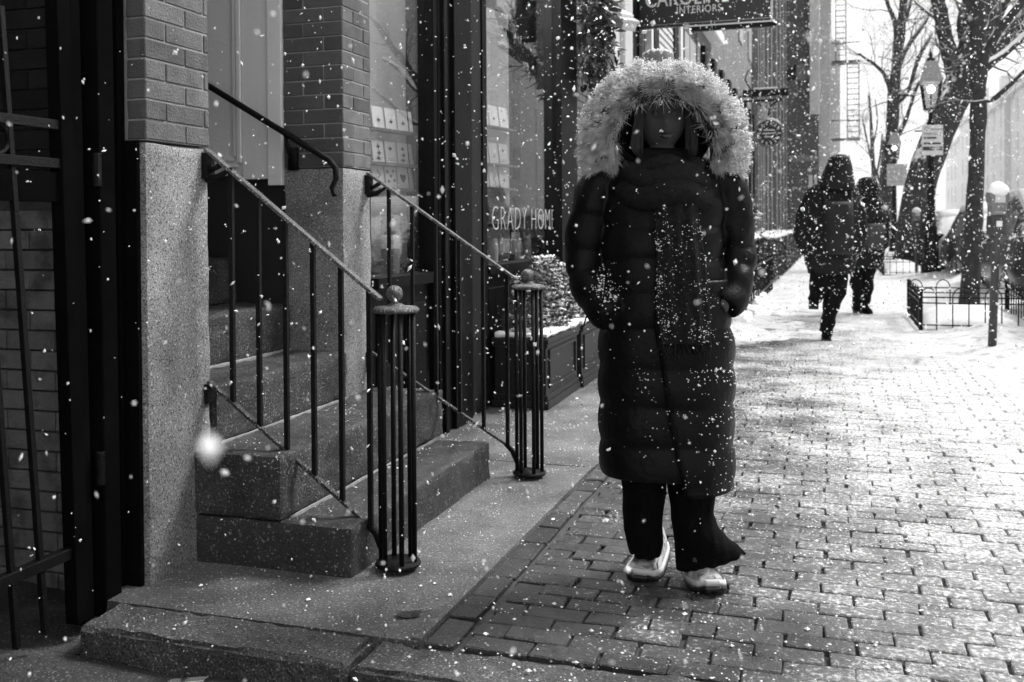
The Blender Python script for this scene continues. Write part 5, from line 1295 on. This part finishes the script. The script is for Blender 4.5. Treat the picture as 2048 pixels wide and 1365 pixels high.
# snow caught on cloth
import bmesh
def outward(me):
    b_ = bmesh.new(); b_.from_mesh(me); bmesh.ops.recalc_face_normals(b_, faces=b_.faces); b_.to_mesh(me); b_.free()
def dust(o, n, test, size, parent, name, seed=3):
    r = random.Random(seed); me = o.data; outward(me); nv = len(me.vertices); mb = MB(); k = 0; t = 0
    while k < n and t < n*60:
        t += 1; v = me.vertices[r.randrange(nv)]
        if v.normal.y > .25: continue
        if r.random() < test(v.co, v.normal):
            s = r.uniform(*size)*(1 + 1.2*(r.random() < .08))
            mb.blob(v.co + v.normal*.001 + Vector((r.gauss(0,.003), 0, r.gauss(0,.003))), (s, s*.6, s*r.uniform(.6,1.1))); k += 1
    return tag(mb.build(name, M['flake'], parent), kind='stuff')
def vpx(z): return 455 + (CAMH-z)/SC
def clump(c):
    n = noise.noise(c*9+Vector((3,1,7))) + .5*noise.noise(c*30)
    return n
def t_coat(c, nn):
    v = vpx(c.z); u = 1325+c.x/SC; a = .008
    a = max(a, (1.3 if clump(c) > 0 else .12)*math.exp(-((v-575)/28)**2-((u-1203)/22)**2))
    if 725 < v < 790 and u > 1255: a = .30 if clump(c) > -.05 else .05
    return a
def t_panel(c, nn):
    v = vpx(c.z); u = 1325+c.x/SC; a = .05
    for s in seams: 
        if 0 < v - s < 26: a = .35 if clump(c) > -.1 else .10
    if u < 1370 and v > 900: a += .4*(clump(c) > -.1)
    if 731 < v < 765: a = .6 if clump(c) > -.15 else .12
    return a
dust(coat, 650, t_coat, (.0008,.0030), wo, 'snow_on_coat'); dust(pn, 700, t_panel, (.0008,.0032), wo, 'snow_on_coat', 5)
dust(scarf, 700, lambda c, nn: (.55 if nn.y < -.3 else .05)*(1 if noise.noise(c*22) > .05 else .15)*max(.15, min(1, (vpx(c.z)-350)/120)), (.0005,.0023), wo, 'snow_on_scarf', 6)

# ================================================================== THE COUPLE AHEAD
def walker(u0, d, lab, tab, arms, legs, boots, hood, extras, grp='couple walking away'):
    s = d/FP; b0 = px(u0, 455, d); b0.z = 0
    e = empty('person', b0, rz=YAW, label=lab, cat='person', group=grp)
    L = lambda u, v, y=0.: Vector(((u-u0)*s, y, CAMH-(v-455)*s))
    def E(u1, u2, v, hd, yc=0): return ell((u1-u0)*s, (u2-u0)*s, L(0,v).z, hd, yc, 28, 2.2)
    b = MB(); vt, ut = hood[0][0], (hood[0][1]+hood[0][2])/2
    hc = L((hood[1][1]+hood[1][2])/2, hood[1][0]+25, -.02)
    b.loft([[hc + Vector((.08*math.sin(t)*math.cos(a), .10*math.sin(t)*math.sin(a), .12*math.cos(t))) for a in [2*math.pi*k/16 for k in range(16)]] for t in [math.pi*(.03+.94*i/10) for i in range(11)]])
    b.loft([E(t[1]+14, t[2]-14, t[0], t[3]*.7) for t in tab])
    for lg in legs: b.tube([L(*p[:3]) for p in lg], [p[3]*s*.75 for p in lg], 10)
    for ar in arms: b.tube([L(*p[:3]) for p in ar], [p[3]*s*.6 for p in ar], 10)
    bd = b.build('body', M['skin'], e, True); fuse(bd, .014, 1)
    j = MB(); 
    def pf(v): return .010*(abs(math.sin(v*.11))**.6-.4)
    rows = []
    for i in range(46):
        v = tab[0][0]+(tab[-1][0]-tab[0][0])*i/45; a, b_, hd = interp(tab, v); g = pf(v)
        rows.append([p+Vector((noise.noise(p*6), noise.noise(p*6+Vector((3,0,0))), 0))*.02 for p in ell((a-u0)*s-g, (b_-u0)*s+g, L(0,v).z, hd+g, 0, 30, 2.2)])
    j.loft(rows)
    for ar in arms:
        q = MB().tube([L(*p[:3]) for p in ar], [p[3]*s for p in ar], 14); q.v = [tuple(Vector(p)+Vector((noise.noise(Vector(p)*9),0,noise.noise(Vector(p)*8)))*.02) for p in q.v]; j.add(q.v, q.f)
    jk = j.build('jacket', M['coat_back'], e, True); fuse(jk, .014, 2)
    h = MB(); h.loft([E(a, b_, v, max((b_-a)/2*s*1.05, .02), -.02) for v, a, b_ in hood]); ho = h.build('hood', M['coat_back'], e, True); fuse(ho, .012, 2)
    t = MB()
    for lg in legs:
        n = len(lg); pp = []; rr = []
        for i in range((n-1)*6+1):
            k = min(i//6, n-2); f = (i-6*k)/6; pp.append(L(*lg[k][:3]).lerp(L(*lg[k+1][:3]), f)); rr.append((lg[k][3]+(lg[k+1][3]-lg[k][3])*f)*s)
        q = MB().tube(pp, rr, 14); q.v = [tuple(Vector(p)+Vector((noise.noise(Vector(p)*9),noise.noise(Vector(p)*9+Vector((0,5,0))),0))*.03) for p in q.v]; t.add(q.v, q.f)
    t.build('trousers', M['cloth'], e, True)
    for bt in boots:
        (ua, va, ya), (ub, vb, yb), r0 = bt
        A = L(ua, va, ya); B = L(ub, vb, yb)
        m_ = MB().tube([A+Vector((0,0,.14)), A+Vector((0,0,.05)), A.lerp(B,.35)+Vector((0,0,.005)), A.lerp(B,.8), B], [r0*.9, r0, r0*.95, r0*.85, r0*.5], 12); bo_ = m_.build('boot', M['cloth'], e, True)
        so = MB().bar(A+Vector((0,.05,-r0*.8)), B+Vector((0,0,-r0*.65)), r0*1.7, .02).build('sole', M['rubber'], bo_)
    for nm, mb, mm in extras(L, s): o_ = mb.build(nm, M[mm], e, True, bevel=.02 if nm != 'strap' else 0)
    # snow caught on the back
    dust2(jk, 240, e); dust2(ho, 90, e)
    return e
def dust2(o, n, parent):
    r = random.Random(n); mb = MB(); vs = o.data.vertices; k = 0
    for t in range(n*30):
        v = vs[r.randrange(len(vs))]
        if v.normal.y < .1 and r.random() < .5:
            q = r.uniform(.002,.007); mb.blob(v.co+v.normal*.003, (q, q*.6, q)); k += 1
            if k >= n: break
    tag(mb.build('snow_on_coat', M['flake'], parent), kind='stuff')
def pack(L, s):
    yield 'backpack', MB().loft([ell(L(1634,0).x, L(1690,0).x, L(0,v).z, hd, -.22, 20, 3) for v, hd in ((408,.03),(414,.07),(440,.10),(480,.11),(505,.09),(512,.04))]), 'backpack'
    yield 'strap', MB().tube([L(1640,412,-.20), L(1636,395,-.17), L(1638,382,-.06)], .014, 8).tube([L(1686,412,-.20), L(1692,395,-.17), L(1690,382,-.06)], .014, 8), 'backpack'
M['backpack'] = mat('backpack', .010, .018, 9, .6, .5, 30, spec=.2)
walker(1655, 9.75, 'taller hooded person in dark jacket with backpack walking away',
    [(372,1630,1706,.09),(385,1616,1716,.13),(420,1612,1716,.16),(470,1608,1715,.17),(520,1612,1712,.17),(552,1618,1702,.16)],
    [[(1628,392,0,16),(1610,430,.0,17),(1600,475,.02,15),(1608,512,-.02,12)], [(1700,392,0,16),(1716,430,.0,17),(1722,475,.02,15),(1712,512,-.06,12)]],
    [[(1642,530,0,25),(1638,575,-.03,18),(1634,604,.06,13)], [(1674,530,0,27),(1668,590,-.02,19),(1655,640,-.02,15),(1652,668,.0,13)]],
    [((1634,600,.06),(1627,614,.0),.055), ((1655,668,.0),(1646,676,-.10),.055)],
    [(314,1668,1690),(320,1658,1697),(335,1652,1701),(355,1644,1704),(372,1634,1706),(384,1630,1706),(392,1645,1695)], pack)
def tote(L, s):
    yield 'shoulder_bag', MB().loft([ell(L(1722,0).x, L(1755,0).x, L(0,v).z, hd, -.20, 20, 3.5) for v, hd in ((452,.02),(457,.05),(480,.06),(500,.06),(503,.03))]), 'tote'
    yield 'strap', MB().tube([L(1724,455,-.2), L(1712,420,-.16), L(1718,395,-.05)], .012, 8), 'backpack'
M['tote'] = mat('tote', .035, .05, 9, .6, .3, 40)
walker(1735, 12.6, 'shorter person in dark hooded parka carrying a grey shoulder bag walking away',
    [(396,1716,1756,.08),(408,1704,1766,.13),(440,1700,1770,.17),(490,1698,1768,.18),(525,1694,1764,.18),(540,1693,1762,.17)],
    [[(1758,412,0,11),(1768,445,0,12),(1772,475,.02,10),(1764,500,-.05,8)], [(1708,412,0,11),(1702,445,0,12),(1700,475,.02,10),(1704,500,-.05,8)]],
    [[(1712,530,0,14),(1713,575,0,11),(1716,610,.0,9)], [(1738,530,0,14),(1736,575,0,11),(1730,612,.0,9)]],
    [((1714,612,.0),(1708,622,-.12),.06), ((1728,622,.05),(1736,632,-.10),.06)],
    [(359,1726,1742),(363,1718,1750),(374,1713,1754),(390,1712,1755),(400,1716,1757),(406,1722,1750)], tote)

# ================================================================== FALLING SNOW
sn = MB(); r5 = random.Random(21)
def flake(p, s):
    q = Matrix.Rotation(r5.uniform(0, 6.28), 3, Vector((r5.gauss(0,1), r5.gauss(0,1), r5.gauss(0,1))).normalized())
    sn.blob(p, (s*r5.uniform(.5,1.2), s*r5.uniform(.35,.7), s*r5.uniform(.7,1.7)), q)
    if r5.random() < .35: sn.blob(p + Vector((r5.gauss(0,1), r5.gauss(0,1), r5.gauss(0,1)))*s*.7, (s*.6, s*.5, s*.6))
def scatter(n, d0, d1, smin, smax):
    k = 0
    while k < n:
        d = (d0**3 + r5.random()*(d1**3-d0**3))**(1/3); u = r5.uniform(-260, 2310); v = r5.uniform(-120, 1480); p = px(u, v, d)
        if p.z < .02 or p.x < -1.98: continue
        k += 1; flake(p, (smin + (smax-smin)*r5.random()**2.2)*(1+1.0*(r5.random()**7)))
scatter(5, .45, .8, .0018, .0028)
scatter(230, .8, 1.6, .0018, .0036)
scatter(750, 1.6, 2.9, .0017, .0048)
scatter(3300, 2.9, 5.5, .0017, .0066)
scatter(5200, 5.5, 9.4, .0025, .0085)
scatter(8000, 9.4, 16, .0035, .011)
scatter(20000, 16, 60, .006, .015)
sn.blob(px(415, 890, .34), (.0058, .0045, .0055)); 
tag(sn.build('falling_snow', M['flake']), kind='stuff')

# loose grains of snow lying on the slab, the steps and the pavers
gr = MB(); k = 0
while k < 9500:
    x = r5.uniform(-2.0, 1.6); y = r5.uniform(2.3, 7.2); p = Vector((x, y, 0))
    dn = .2 + .5*max(0, min(1, (x+1.2)/1.6)) + (.9 if (-2 < x < -1.1 and 4.35 < y < 6 and noise.noise(p*4) > .1) else 0)
    if r5.random() > dn or noise.noise(p*9) < -.1: continue
    z = .0
    if x < -1.47 and 2.86 < y < 4.2: z = .16
    if x < -1.72 and 2.86 < y < 4.26: z = .374
    if x < -2.0: z = .0
    s = r5.uniform(.0012, .0042)*(1+1.5*r5.random()**8); gr.blob((x, y, z+s*.3), (s, s*r5.uniform(.6,1.4), s*.6)); k += 1
tag(gr.build('snow_grains', M['flake']), kind='stuff')

# ================================================================== HAZE
hz = bpy.data.materials.new('haze'); hz.use_nodes = True; t = hz.node_tree; t.nodes.clear()
pv = t.nodes.new("ShaderNodeVolumePrincipled"); pv.inputs["Density"].default_value = .0003; pv.inputs["Color"].default_value = (.98,.98,.98,1); pv.inputs["Anisotropy"].default_value = .2
oo = t.nodes.new("ShaderNodeOutputMaterial"); t.links.new(pv.outputs[0], oo.inputs["Volume"])
tag(MB().box(-45, 45, -30, 190, -1.6, 22).build('haze', hz), kind='stuff')
